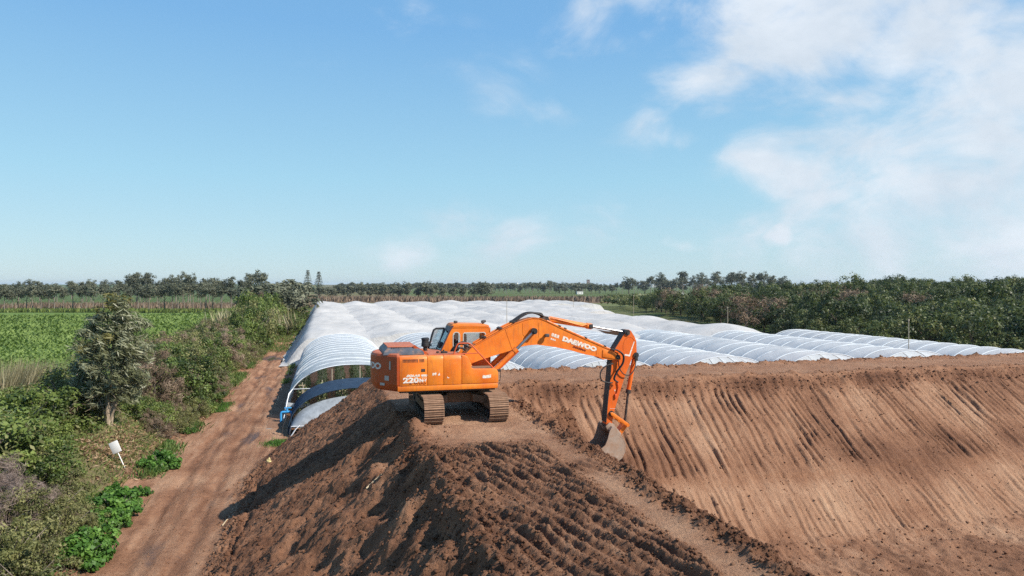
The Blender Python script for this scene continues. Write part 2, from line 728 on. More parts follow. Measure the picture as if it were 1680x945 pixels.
M_decal = plain('white_decal', (.74, .71, .66), .6, 0, .3, .12, 30, dirt=(.50, .26, .12), dirtf=.45)
M_reddecal = plain('dark_red_decal', (.16, .02, .012), .6, 0, .3, .2, 30)
M_grey = plain('grey_hood_steel', (.09, .10, .12), .5, .2, .4, .3, 5, dirt=(.36, .2, .12), dirtf=.3)
M_galv = plain('galvanised_pipe', (.60, .61, .62), .45, .5, .4, .12, 10)
M_blue = plain('blue_pvc', (.05, .30, .62), .4, 0, .4, .12, 8)
M_navy = plain('navy_net', (.026, .048, .082), .85, 0, .1, .3, 3)
M_wood = plain('weathered_wood', (.36, .30, .22), .85, 0, .2, .3, 12)
M_con = plain('concrete', (.42, .40, .37), .9, 0, .2, .2, 4)
M_wall = plain('whitewashed_wall', (.72, .70, .66), .85, 0, .2, .08, .5)
M_brickwall = plain('brown_tower_wall', (.24, .15, .11), .9, 0, .2, .15, .5)
M_window = plain('dark_window', (.03, .035, .045), .2, 0, .5, .2, 3)
M_stick = plain('dry_stick', (.45, .36, .24), .9, 0, .1, .2, 20)
glass = glass_material('cab_glass', (.75, .82, .84), .22)
glass_blue = glass_material('blue_tinted_glass', (.14, .25, .38), .5)

# ------------------------------------------------------------------ the land
BW, BL = 40.0, 36.0       # basin: u 0..BW, v -BL..0 at crest level
TOPZ = 4.0


def base_ground(u, v):
    """natural ground: bank beside the road on the left, hill with the orchard on the right"""
    bank = 1.15 * sst(-13.9, -17.0, u) * (1 - .75 * sst(-19.5, -23.5, u)) * (1 - sst(120, 150, v)) * sst(-60, -40, v)
    bank = bank + bank * .35 * fbm(u * .22, v * .22, 3, 11)
    hill = np.clip((u - 54) * .066, 0, 4.0) * (1 - sst(118, 185, v)) * sst(-260, -120, v)
    hill = hill * (1 - sst(160, 420, u))
    roll = .25 * fbm(u * .012, v * .012, 3, 4) * sst(40, 160, np.hypot(u, v))
    far = 17 * sst(1500, 3200, np.hypot(u + 7, v + 28)) * np.clip(0.5 + .55 * fbm(u * .0006, v * .0006, 2, 8), .05, 1.1)
    return bank + hill + roll + far


def land(u, v):
    """height, dryness, wetness of the worked site"""
    z0 = base_ground(u, v)
    # distance into the basin (positive inside) and distance outside the outer crest
    din = np.minimum(np.minimum(u, BW - u), np.minimum(-v, v + BL))
    wav = .16 * fbm(u * .35, v * .35, 3, 21)
    ox = np.maximum(np.maximum(-4.15 - u, u - (BW + 4.6)), 0)
    oy = np.maximum(np.maximum(v - 4.6, -BL - 4.6 - v), 0)
    dout = np.hypot(ox, oy)
    ang = np.arctan2(oy, ox + 1e-6)
    dout = np.where(dout > 0, np.maximum(dout + wav * sst(0, 1.0, dout), 0), 0)
    dinn = np.where(din > 0, np.maximum(din + wav * .5 * sst(0, 1, din), 0), 0)
    # profiles
    inner = dinn / 1.5
    inner = np.where(dinn < .6, dinn * dinn / .6 / 1.5 * .5 + inner * .5, inner - .0)
    steep = .55 * sst(0, .45, dout) * sst(-22, -14, v) * (1 - sst(-7.5, -4.5, v)) * (.65 + .6 * fbm(u * .9, v * .9, 2, 33))
    outer = np.maximum(dout - .25, 0) / 1.35 + steep * (1 - sst(3, 5.5, dout))
    z = TOPZ - np.where(din > 0, inner, 0) - outer
    flr = -1.0 + .05 * fbm(u * .5, v * .5, 3, 41)
    inside = din > 0
    k = .10
    zin = flr + .5 * ((z - flr) + np.sqrt((z - flr) ** 2 + k))          # soft maximum with the basin floor
    zout = z0 + .5 * ((z - z0) + np.sqrt((z - z0) ** 2 + .02))
    h = np.where(inside, zin, zout)
    on_floor = sst(.35, .05, z - flr) * inside
    in_slope = inside * (1 - on_floor) * sst(.05, .35, din)
    out_slope = sst(.05, .4, dout) * sst(.1, .6, z - z0) * (~inside)
    top = (~inside) * sst(.5, .0, dout)
    flat = (~inside) * sst(.15, -.25, z - z0)
    near_leg = sst(1.2, -.2, u) * sst(3.5, -1.0, v)
    d = np.zeros_like(h)
    dry = np.full_like(h, .5)
    wet = np.zeros_like(h)

    # --- inner slopes: raked by the bucket, grooves run down the fall line
    along = np.where(np.minimum(u, BW - u) < np.minimum(-v, v + BL), v, u)        # coordinate across the fall line
    down = din
    wp = along + .06 * down + .30 * fbm(along * .25, down * .16, 3, 51) + .07 * fbm(along * 1.1, down * .5, 2, 52)
    g1 = pn(wp * 2.05, down * .10, 53)
    g2 = pn(wp * 5.6, down * .22, 54)
    g3 = pn(wp * 12, down * .5, 58)
    amp = np.clip(.62 + 1.0 * fbm(along * .23, down * .42, 3, 55), .12, 1.5)
    lowb = sst(4.6, 5.4, down + .5 * fbm(along * .35, 0 * down, 2, 56))
    amp = amp * (1 - .5 * lowb)
    hsh = lambda p, k_: np.modf(np.abs(np.sin(p * 12.9898 + k_ * 78.233) * 43758.5453))[0]
    tier = (down + .35 * fbm(along * .3, along * 0, 2, 145) > 4.7).astype(float)
    slw = along + (.05 + .05 * tier) * down + .12 * fbm(along * .55, down * .30, 4, 146) + .55 * fbm(along * .30, down * .05, 2, 153) + tier * 3.7
    PW = 1.45
    pi_ = np.floor(slw / PW)
    r1, r2, r3, r4 = hsh(pi_ + 31 * tier, 1), hsh(pi_ + 31 * tier, 2), hsh(pi_ + 31 * tier, 3), hsh(pi_ + 31 * tier, 4)
    inp = slw / PW - pi_
    tooth_sp = PW / np.where(r4 > .55, 5, 4)
    fr_ = np.modf(np.abs(inp * PW / tooth_sp + 100))[0]
    dd_ = down - tier * 4.7
    lenm = sst(.25 + .6 * r1, .7 + .6 * r1, dd_) * sst(4.9 - 1.9 * r3 * (1 - r2), 4.3 - 1.9 * r3 * (1 - r2), dd_)
    brk1 = sst(-.75, .2, fbm(along * 2.2, down * .24, 3, 143)) * np.clip(.85 + .45 * fbm(along * .35, down * .3, 2, 148), .4, 1.2)
    gro = np.exp(-((fr_ - .5) / .17) ** 2)
    rk = (-(.55 + .45 * r2) * gro * brk1 * lenm * (1 - .55 * tier) + .20 * np.exp(-((fr_ - .80) / .13) ** 2) * lenm * brk1
          + .35 * np.exp(-(np.minimum(inp, 1 - inp) / .05) ** 2) * lenm * brk1 + .30 * g2 * .5 + .16 * g3)
    d += in_slope * (.165 * rk + .10 * amp * (-.30 * np.abs(g1)))
    d += in_slope * tier * .03 * fbm(along * 2.2, down * .6, 4, 147)
    d -= in_slope * .10 * sst(-.25, .05, dd_) * tier * (.4 + .6 * r1)
    d += in_slope * (.022 * fbm(u * 5, v * 5, 3, 57) + .05 * fbm(u * .8, v * .8, 2, 59))
    crumble = np.exp(-((din - .45) / .4) ** 2) * inside
    d += crumble * .11 * fbm(u * 3.2, v * 3.2, 4, 60)
    pale = np.clip(.53 + .22 * fbm(along * .30 + 3, down * .33, 3, 61) + .13 * lowb - .22 * crumble + .08 * g2 + .12 * rk, 0, 1)
    dry = np.where(inside, pale, dry)
    dry = dry + in_slope * (-.09 * np.exp(-((down - 4.0) / .8) ** 2))

    # --- basin floor
    d += on_floor * (.10 * fbm(u * 1.1, v * 1.1, 4, 71) + .05 * fbm(u * 5, v * 5, 3, 72))
    dry = dry + on_floor * (-.12)

    # --- tops of the dykes
    tp = top * (1 - near_leg)
    d += tp * (.05 * fbm(u * .7, v * .7, 4, 81) + .018 * fbm(u * 6, v * 6, 3, 82))
    edge = np.exp(-((v - .25) / .28) ** 2) * (u > -.5) + np.exp(-((v - 4.45) / .3) ** 2)
    d += tp * edge * (.10 + .12 * fbm(u * 1.6, v * 1.6, 4, 83))
    dry = dry + tp * (.06 - .10 * edge)

    # --- near leg: churned by the tracks
    nl = top * near_leg
    v2 = v + .5 * fbm(u * .4, v * .4, 2, 90)
    rz = sst(-9.6, -11.2, v2) * sst(-.95, -1.35, u + .12 * fbm(v * .6, u * .6, 2, 91)) * sst(-4.6, -4.0, u)
    rz2 = sst(-12.6, -13.4, v2) * sst(-14.6, -13.6, v2) * sst(-.2, -.6, u) * .6
    rz = np.maximum(rz, rz2)
    rp_, rq_ = u + .30 * v, v - .30 * u
    cl = fbm(rp_ * 4.0, rq_ * .7, 4, 92, .6)
    ph = (u + .30 * v + .010 * (v + 12) ** 2 + .10 * fbm(u * .8, v * .8, 3, 93)) / .30
    s1 = 1 - np.abs(2 * (ph - np.floor(ph)) - 1)
    s1 = np.clip(s1 * 1.5 - .25, 0, 1)
    ph2 = (u * .75 + .85 * v * .45 + .12 * fbm(u * .9, v * .9, 3, 94)) / .24
    s2 = np.clip((1 - np.abs(2 * (ph2 - np.floor(ph2)) - 1)) * 1.5 - .25, 0, 1)
    pick = sst(-.05, .12, fbm(u * .4, v * .3, 2, 95) + .55 * sst(-2.7, -3.6, u) - .35)
    rid = s1 * (1 - pick) + s2 * pick
    brk = np.clip(.82 + .55 * fbm(u * .9, v * .55, 3, 96), .15, 1.3)
    d += nl * rz * (.150 * rid * brk * (1 + .30 * cl) + .024 * cl + .028 * fbm(u * 10, v * 9, 2, 142))
    # compacted lane and the pad before the machine
    d += nl * (1 - rz) * (.022 * fbm(u * 1.4, v * 1.4, 4, 97) + .012 * fbm(u * 9, v * 9, 3, 98))
    padr = nl * sst(-10.4, -9.4, v2) * sst(-4.2, -3.2, u)
    d += padr * .03 * fbm(u * 2.0, v * 2.0, 3, 99)
    # windrow of clods along the inner crest
    wc = .02 + .12 * fbm(v * .5, v * 0, 2, 101)
    gap = 1 - .85 * np.exp(-((v + 13.0) / .75) ** 2)
    win = np.exp(-((u - wc + .18) / .27) ** 2) * gap * sst(-3.6, -4.6, v) * sst(-30, -26, v)
    d += win * (.10 + .17 * fbm(u * 2.8, v * 2.4, 5, 102, .6))
    dry = np.where(top * near_leg > .5, .54 - .22 * rz * (1 - .7 * rid) + .10 * fbm(u * 1.2, v * 1.2, 3, 103), dry)  # ridge crests lightened, furrows darkened: their sun and shade put into the dryness
    dry = dry - win * .28
    lane = nl * sst(-13.2, -14.2, v) * np.exp(-((u + .72) / .42) ** 2)
    dry = dry + lane * .16 + padr * .14
    # crest clumps over the outer slope
    cr = np.exp(-((u + 4.25) / .65) ** 2) * sst(-24, -20, v) * (1 - sst(-5.6, -4.4, v))
    d += cr * (.04 + .11 * fbm(u * 1.2, v * 1.2, 5, 104, .55))
    dry = dry - cr * .10
    # small heap left of the tracks
    d += .42 * np.exp(-(((u + 4.35) / .55) ** 2 + ((v + 8.4) / .5) ** 2))
    d += .16 * np.exp(-(((u + 2.9) / .7) ** 2 + ((v + 8.35) / .3) ** 2))

    # --- outer slope, tipped loose
    sl = out_slope
    fall = np.where(oy > ox, v, u)
    acr = np.where(oy > ox, u, v)
    wv = acr + .25 * fall + .4 * fbm(u * .35, v * .35, 3, 111)
    st = fbm(wv * 1.5, fall * .28, 4, 112)
    w3 = acr + .75 * fall + .15 * fbm(u * .9, v * .9, 2, 140)
    f3 = fall - .75 * acr
    tooth = np.clip(fbm(w3 * 3.1, f3 * .75, 3, 141), -.2, 1)
    d += sl * (.075 * st + .085 * tooth + .035 * fbm(wv * 4.5, fall * 1.4, 4, 113) + .034 * fbm(u * 7, v * 7, 4, 114, .62))
    lump = np.clip(fbm(u * 2.6, v * 2.6, 3, 115) - .28, 0, 1)
    d += sl * lump * .06
    dry = np.where(sl > .3, .36 + .08 * st + .10 * tooth + .12 * fbm(u * .8, v * .8, 3, 116), dry)
    # loose toe with a crack beside the road
    tu = u + .25 * fbm(v * .45, v * 0 + 2, 3, 117)
    toe = np.exp(-((tu + 9.5) / .42) ** 2) * sst(6, 2, v)
    d += toe * (.07 + .13 * fbm(u * 3.2, v * 3.2, 4, 118))
    d -= .16 * np.exp(-((tu + 9.15) / .07) ** 2) * sst(2, -1, v) * (.4 + .6 * sst(-.2, .2, fbm(v * .8, v * 0, 2, 119)))

    bil = .5 - np.abs(pn(u * 2.3, v * 2.3, 150)) - .5 * np.abs(pn(u * 5.1, v * 5.1, 151)) - .3 * np.abs(pn(u * 9, v * 9, 152))
    d += (sl * .062 + cr * .065 + nl * rz * .032 + toe * .05 + win * .08) * bil
    # --- spoil heap and notch at the bucket
    d += .85 * np.exp(-(((u - 1.45) / .60) ** 2 + ((v + 5.35) / .62) ** 2)) * (1 + .35 * fbm(u * 3, v * 3, 3, 120))
    d -= .30 * np.exp(-(((u - 2.35) / .45) ** 2 + ((v + 5.5) / .6) ** 2))
    dry = dry - .25 * np.exp(-(((u - 1.45) / .8) ** 2 + ((v + 5.45) / .9) ** 2))

    # --- road and yard
    fl = flat
    d += fl * (.035 * fbm(u * .8, v * .5, 4, 131) + .016 * fbm(u * 6, v * 4, 4, 132) + .018 * fbm(u * 5.0, v * .35, 3, 149))
    wob = .25 * fbm(v * .12, v * 0 + 5, 2, 133)
    for cu_, sg, am in ((-12.35, .30, .12), (-10.85, .32, .11), (-11.75, .14, .04), (-10.2, .16, .03)):
        rt = np.exp(-((u - cu_ - wob) / sg) ** 2) * fl
        d -= am * rt * (1 + .5 * fbm(u * 2, v * .6, 3, 134))
        dry = dry + rt * .02
        wet = wet + rt * (.55 * np.clip(.1 + 1.2 * fbm(u * .6, v * .22, 3, 135), 0, 1))
    rdm = fl * sst(-14.4, -13.4, u) * sst(-9.0, -10, u)
    rutp = np.exp(-((u + 12.35 - wob) / .33) ** 2) + np.exp(-((u + 10.85 - wob) / .33) ** 2)
    dry = np.where(fl > .4, .56 + .16 * fbm(u * .5, v * .22, 4, 136) + .16 * fbm(u * 3.2, v * .35, 4, 137) - .14 * rutp * (.6 + .8 * fbm(u * 1.2, v * .3, 2, 139)), dry)
    mud = fl * np.clip(fbm(u * .5, v * .17, 3, 138) - .12, 0, 1)
    wet = wet + mud * .8
    pud = np.exp(-(((u + 12.3) / 1.2) ** 2 + ((v - 55) / 2.2) ** 2))
    d -= .10 * pud * fl
    wet = wet + pud * .9
    return h + d, np.clip(dry, 0, 1), np.clip(wet, 0, 1)


def lin(*segs):
    """segs: (start, end, step) joined"""
    out = []
    for a, b, s in segs:
        n = max(1, int(round((b - a) / s)))
        out.append(np.linspace(a, b, n + 1)[:-1])
    out.append([segs[-1][1]])
    return np.concatenate(out)


def patch(name, us, vs):
    U, V = np.meshgrid(us, vs)
    z, dry, wet = land(U, V)
    x, y = uv2w(U, V)
    me = np_mesh(name, np.stack([x, y, z], -1).reshape(-1, 3), grid_faces(len(us), len(vs)), soil,
                 {'dry': dry.ravel(), 'wet': wet.ravel()}, smooth=True)
    o = mesh_obj(name, me)
    tag(o, kind='structure')
    return o


tag(patch('dirt_road', lin((-14.6, -9.9, .075)), lin((-50, -16, 1.2), (-16, 10, .07), (10, 45, .14), (45, 140, .5))), 'rutted reddish dirt road running along the earth bank')
tag(patch('earth_bank', lin((-9.9, 1.2, .036)), lin((-50, -21, .9), (-21, -5, .038), (-5, 5, .06), (5, 14, .25))), 'long earth bank with churned flat top under the excavator')
tag(patch('basin_slope', lin((1.2, 34, .045), (34, 50.6, .5)), lin((-50, -16, .9), (-16, -9, .11), (-9, 0, .085), (0, 5, .09), (5, 14, .3))), 'raked inner slope and far crest of the earth basin')


def site_h(u, v):
    z, _, _ = land(np.array([float(u)]), np.array([float(v)]))
    return float(z[0])


def gz(u, v):
    return float(base_ground(np.array([float(u)]), np.array([float(v)]))[0])


def build_ground():
    us = np.unique(np.concatenate([[-9000, -6000, -4000, -3000, -2000, -1400, -900, -600, -400, -300, -240, -200], np.arange(-170, -30, 10), np.arange(-30, -14.6, .55), [-14.6, -9.9],
                                   np.arange(-4, 50, 6), [50.6], np.arange(53, 140, 3), [150, 170, 200, 260, 350, 500, 700, 1000, 1500, 2000, 3000, 4000, 6000, 9000]]))
    vs = np.unique(np.concatenate([[-9000, -4000, -2000, -1000, -500, -300, -200, -150, -100, -70], np.arange(-50, 14, 1.0), np.arange(14, 140, 1.5), [140], np.arange(143, 230, 5),
                                   [240, 260, 300, 350, 420, 500, 600, 700, 850, 1000, 1200, 1400, 1600, 1800, 2000, 2200, 2400, 2600, 2800, 3000, 3300, 3600, 4000, 5000, 6500, 9000]]))
    U, V = np.meshgrid(us, vs)
    z = base_ground(U, V)
    X, Y = uv2w(U, V)
    f = grid_faces(len(us), len(vs))
    cu = U.ravel()[f].mean(1)
    cv = V.ravel()[f].mean(1)
    hole = ((cu > -14.6) & (cu < -9.9) & (cv > -50) & (cv < 140)) | ((cu > -9.9) & (cu < 50.6) & (cv > -50) & (cv < 14))
    f = f[~hole]
    yard = sst(-13.5, -14.5, -np.abs(U - 20) + 18) * 0 + ((U > -14.7) & (U < 50.7) & (V < 215)).astype(float)
    green = np.clip(.45 + .15 * fbm(U * .02, V * .02, 2, 6) + .5 * ((U < -23)) + .25 * (U > 60), 0, 1)
    dirt = np.where(yard > 0, 1.0, .25 * sst(-16.5, -14.6, U))
    me = np_mesh('ground', np.stack([X, Y, z], -1).reshape(-1, 3), f, ground_cover, {'green': green.ravel(), 'dirt': dirt.ravel()}, smooth=True)
    tag(mesh_obj('ground', me), 'open farmland reaching to the horizon', kind='structure')


build_ground()


def sheet(name, poly, m, lift, label, step=6.0):
    """a field laid a little above the ground; poly: convex, in world x,y"""
    poly = np.array(poly, float)
    x0, y0 = poly.min(0)
    x1, y1 = poly.max(0)
    xs = np.linspace(x0, x1, max(2, int((x1 - x0) / step)))
    ys = np.linspace(y0, y1, max(2, int((y1 - y0) / step)))
    # bilinear patch of the four corners
    n, k = 24, 24
    s = np.linspace(0, 1, n)
    t = np.linspace(0, 1, k)
    S, T = np.meshgrid(s, t)
    P = ((1 - S) * (1 - T))[..., None] * poly[0] + (S * (1 - T))[..., None] * poly[1] + (S * T)[..., None] * poly[2] + ((1 - S) * T)[..., None] * poly[3]
    u, v = w2uv(P[..., 0], P[..., 1])
    z = base_ground(u, v) + lift
    me = np_mesh(name, np.concatenate([P, z[..., None]], -1).reshape(-1, 3), grid_faces(n, k), m, smooth=True)
    return tag(mesh_obj(name, me), label, kind='structure')


def field_mat(name, stops, scale):
    m, N, L, out = mat(name)
    co = coords(N)
    a = n_noise(N, L, scale, 6, .7, co)
    b = n_noise(N, L, .035, 4, .6, co)
    f = n_math(N, L, 'ADD', n_math(N, L, 'MULTIPLY', a, .6), n_math(N, L, 'MULTIPLY', b, .4))
    n_bsdf(N, L, out, n_ramp(N, L, f, stops), .9, .15, 0, n_bump(N, L, a, .8, .15))
    return m


M_crop = field_mat('crop_field_green', [(.3, (.07, .11, .026)), (.5, (.11, .17, .038)), (.7, (.16, .22, .06))], 1.8)
M_strip = field_mat('far_pasture', [(.3, (.07, .085, .03)), (.5, (.115, .13, .045)), (.7, (.17, .165, .075))], .25)
M_palefield = field_mat('pale_far_field', [(.3, (.15, .17, .08)), (.5, (.21, .22, .115)), (.7, (.26, .26, .15))], .1)
M_brown = field_mat('brown_far_field', [(.3, (.10, .07, .045)), (.5, (.155, .11, .07)), (.7, (.21, .155, .10))], .3)
# world corners of the left field: near-left, near-right, far-right, far-left
fr0 = uv2w(-23.2, 6)
fr1 = uv2w(-23.2, 186)
sheet('crop_field', [(-150, 30), fr0, fr1, (-250, 212)], M_crop, .05, 'low green crop field left of the overgrown bank')
sheet('pasture', [(-76, 222), (118, 222), (150, 322), (-105, 322)], M_strip, .05, 'green pasture strip beyond the white netted tunnels')
sheet('brown_field', [(-107, 323), (150, 323), (190, 420), (-150, 420)], M_brown, .06, 'brown strip of dry stubble beyond the pasture')
sheet('far_field', [(60, 424), (190, 424), (330, 640), (110, 640)], M_palefield, .10, 'pale green far field in front of the dark tree line')

# puddle on the road
pm, PN, PL, pout = mat('puddle_water')
n_bsdf(PN, PL, pout, (.10, .085, .07), .06, .5)


def puddle(u, v, ru, rv, seed, label):
    rnd = random.Random(seed)
    n = 40
    pts = []
    x0, y0 = uv2w(u, v)
    zz = site_h(u, v)
    for k in range(n):
        t = 2 * math.pi * k / n
        q = 1 + .22 * math.sin(3 * t + seed) + .12 * math.sin(7 * t + 2 * seed)
        x, y = uv2w(u + ru * q * math.cos(t), v + rv * q * math.sin(t))
        pts.append((x - x0, y - y0, 0))
    me = bpy.data.meshes.new('puddle')
    me.from_pydata([(0, 0, 0)] + pts, [], [(0, 1 + k, 1 + (k + 1) % n) for k in range(n)])
    me.materials.append(pm)
    o = mesh_obj('puddle', me)
    o.location = (x0, y0, zz + .045)
    return tag(o, label, kind='structure')


puddle(-12.2, 55, 1.05, 2.3, 1, 'still puddle across the dirt road beside the white nets')

# ------------------------------------------------------------------ loose clods (nobody could count them)
def clods():
    rs = np.random.RandomState(3)
    ico = bmesh.new()
    bmesh.ops.create_icosphere(ico, subdivisions=1, radius=1)
    iv = np.array([v.co[:] for v in ico.verts])
    ico.verts.index_update()
    fi = np.array([[v.index for v in f.verts] for f in ico.faces])
    ico.free()
    P = []

    def scat(n, us, vs, smin, smax):
        u = us(n)
        v = vs(n)
        s = smin + (smax - smin) * rs.rand(n) ** 3.2
        P.append(np.stack([u, v, s], -1))
    U_ = rs.uniform
    scat(3600, lambda n: rs.normal(-.14, .2, n), lambda n: U_(-21, -4.4, n), .010, .045)          # windrow
    scat(9000, lambda n: U_(-4.3, -1.0, n), lambda n: U_(-21, -10.2, n), .007, .030)             # churned top
    scat(3000, lambda n: rs.normal(-4.35, .4, n), lambda n: U_(-21, -5, n), .010, .05)           # crest
    scat(9000, lambda n: U_(-9.6, -4.3, n), lambda n: U_(-18, 7, n), .008, .042)                  # outer slope
    scat(1500, lambda n: rs.normal(-9.55, .28, n), lambda n: U_(-14, 3, n), .012, .06)           # toe
    scat(2200, lambda n: U_(-1.0, 34, n), lambda n: rs.normal(-.35, .4, n), .015, .06)
    scat(2500, lambda n: U_(1.5, 32, n), lambda n: U_(-7.5, -.5, n), .012, .045)           # far inner crest
    scat(900, lambda n: U_(-1.0, 36, n), lambda n: rs.normal(4.4, .25, n), .02, .06)             # far outer crest
    scat(700, lambda n: rs.normal(1.5, .5, n), lambda n: rs.normal(-5.5, .5, n), .012, .05)      # heap by the bucket
    scat(1200, lambda n: U_(8, 22, n), lambda n: U_(-13, -7.2, n), .015, .06)                    # basin floor
    scat(2500, lambda n: U_(-14, -9.6, n), lambda n: U_(-12, 25, n), .008, .03)                  # road
    P = np.concatenate(P)
    n = len(P)
    z, dry, wet = land(P[:, 0], P[:, 1])
    x, y = uv2w(P[:, 0], P[:, 1])
    c = np.stack([x, y, z + P[:, 2] * .25], -1)
    sc = P[:, 2][:, None, None] * (.65 + .7 * rs.rand(n, 1, 3))
    jit = 1 + .35 * (rs.rand(n, len(iv), 1) - .5) * 2
    a = rs.rand(n) * 6.28
    V = iv[None] * jit * sc
    ca, sa = np.cos(a)[:, None], np.sin(a)[:, None]
    V = np.stack([V[..., 0] * ca - V[..., 1] * sa, V[..., 0] * sa + V[..., 1] * ca, V[..., 2] * .8], -1) + c[:, None]
    F = fi[None] + (np.arange(n) * len(iv))[:, None, None]
    me = np_mesh('soil_clods', V.reshape(-1, 3), F.reshape(-1, 3), soil, {'dry': np.repeat(np.clip(dry - .08, 0, 1), len(iv)), 'wet': np.zeros(n * len(iv))})
    tag(mesh_obj('soil_clods', me), 'loose crumbled soil clods scattered over bank and road', 'soil', kind='stuff')


clods()

# ------------------------------------------------------------------ lettering
def text_mesh(txt, size, xs=1.0, bold=0.0, shear=0.0, extrude=.004):
    cu = bpy.data.curves.new('lettering', 'FONT')
    cu.body = txt
    cu.size = size
    cu.extrude = extrude
    cu.offset = bold
    cu.shear = shear
    cu.resolution_u = 3
    o = bpy.data.objects.new('lettering', cu)
    COL.objects.link(o)
    bpy.context.view_layer.update()
    me = bpy.data.meshes.new_from_object(o.evaluated_get(bpy.context.evaluated_depsgraph_get()))
    bpy.data.objects.remove(o)
    bpy.data.curves.remove(cu)
    co = np.empty(len(me.vertices) * 3, np.float32)
    me.vertices.foreach_get('co', co)
    co = co.reshape(-1, 3)
    co[:, 0] = (co[:, 0] - co[:, 0].min()) * xs
    me.vertices.foreach_set('co', co.ravel())
    me.update()
    me.materials.clear()
    return me


def side_text(txt, x, z, y, size, m, parent, xs=1.0, bold=0.0, shear=0.0, ang=0.0, name='lettering', length=None):
    """text on a face that looks along -y"""
    me = text_mesh(txt, size, xs, bold, shear)
    me.materials.append(m)
    if length:
        co = np.empty(len(me.vertices) * 3, np.float32)
        me.vertices.foreach_get('co', co)
        co = co.reshape(-1, 3)
        co[:, 0] *= length / co[:, 0].max()
        me.vertices.foreach_set('co', co.ravel())
        me.update()
    o = mesh_obj(name, me, parent)
    o.matrix_local = Matrix.Translation((x, y, z)) @ Matrix.Rotation(-ang, 4, 'Y') @ Matrix.Rotation(R(90), 4, 'X')
    return o


# ------------------------------------------------------------------ excavator (local x: forward, y: left, z: up)
def rrect(cx, cz, w, h, r, n=6):
    pts = []
    for (sx, sz, a0) in ((1, 1, 0), (-1, 1, 90), (-1, -1, 180), (1, -1, 270)):
        for k in range(n + 1):
            a = R(a0 + 90 * k / n)
            pts.append((cx + sx * (w / 2 - r) + r * math.cos(a), cz + sz * (h / 2 - r) + r * math.sin(a)))
    return pts


def ring_plate(mb, outer, inner, y0, y1):
    """plate with a hole: outer and inner are point lists of equal length in x,z"""
    n = len(inner)
    o = len(mb.v)
    for y in (y0, y1):
        mb.v += [(p[0], y, p[1]) for p in outer] + [(p[0], y, p[1]) for p in inner]
    for k in range(n):
        k2 = (k + 1) % n
        A, B, C, D = o + k, o + k2, o + n + k2, o + n + k
        mb.f.append((A, B, C, D))
        q = 2 * n
        mb.f.append((D + q, C + q, B + q, A + q))
        mb.f.append((D, C, C + q, D + q))
        mb.f.append((A, A + q, B + q, B))


def cell(mb, quad, hole, y0, y1):
    """quad: four corners x,z counter-clockwise from the upper right; hole: rounded polygon"""
    cx = sum(p[0] for p in hole) / len(hole)
    cz = sum(p[1] for p in hole) / len(hole)
    qs = [Vector(p) for p in quad]
    outer = []
    for p in hole:
        d = Vector((p[0] - cx, p[1] - cz))
        best = None
        for i in range(4):
            a, b = qs[i], qs[(i + 1) % 4]
            e = b - a
            den = d.x * e.y - d.y * e.x
            if abs(den) < 1e-9:
                continue
            w = a - Vector((cx, cz))
            t = (w.x * e.y - w.y * e.x) / den
            s_ = (w.x * d.y - w.y * d.x) / den
            if t > 0 and -1e-6 <= s_ <= 1 + 1e-6 and (best is None or t < best):
                best = t
        outer.append((cx + d.x * best, cz + d.y * best))
    # snap the nearest ray of each corner to the corner itself
    for q in qs:
        k = min(range(len(outer)), key=lambda i: (outer[i][0] - q.x) ** 2 + (outer[i][1] - q.y) ** 2)
        outer[k] = (q.x, q.y)
    ring_plate(mb, outer, hole, y0, y1)


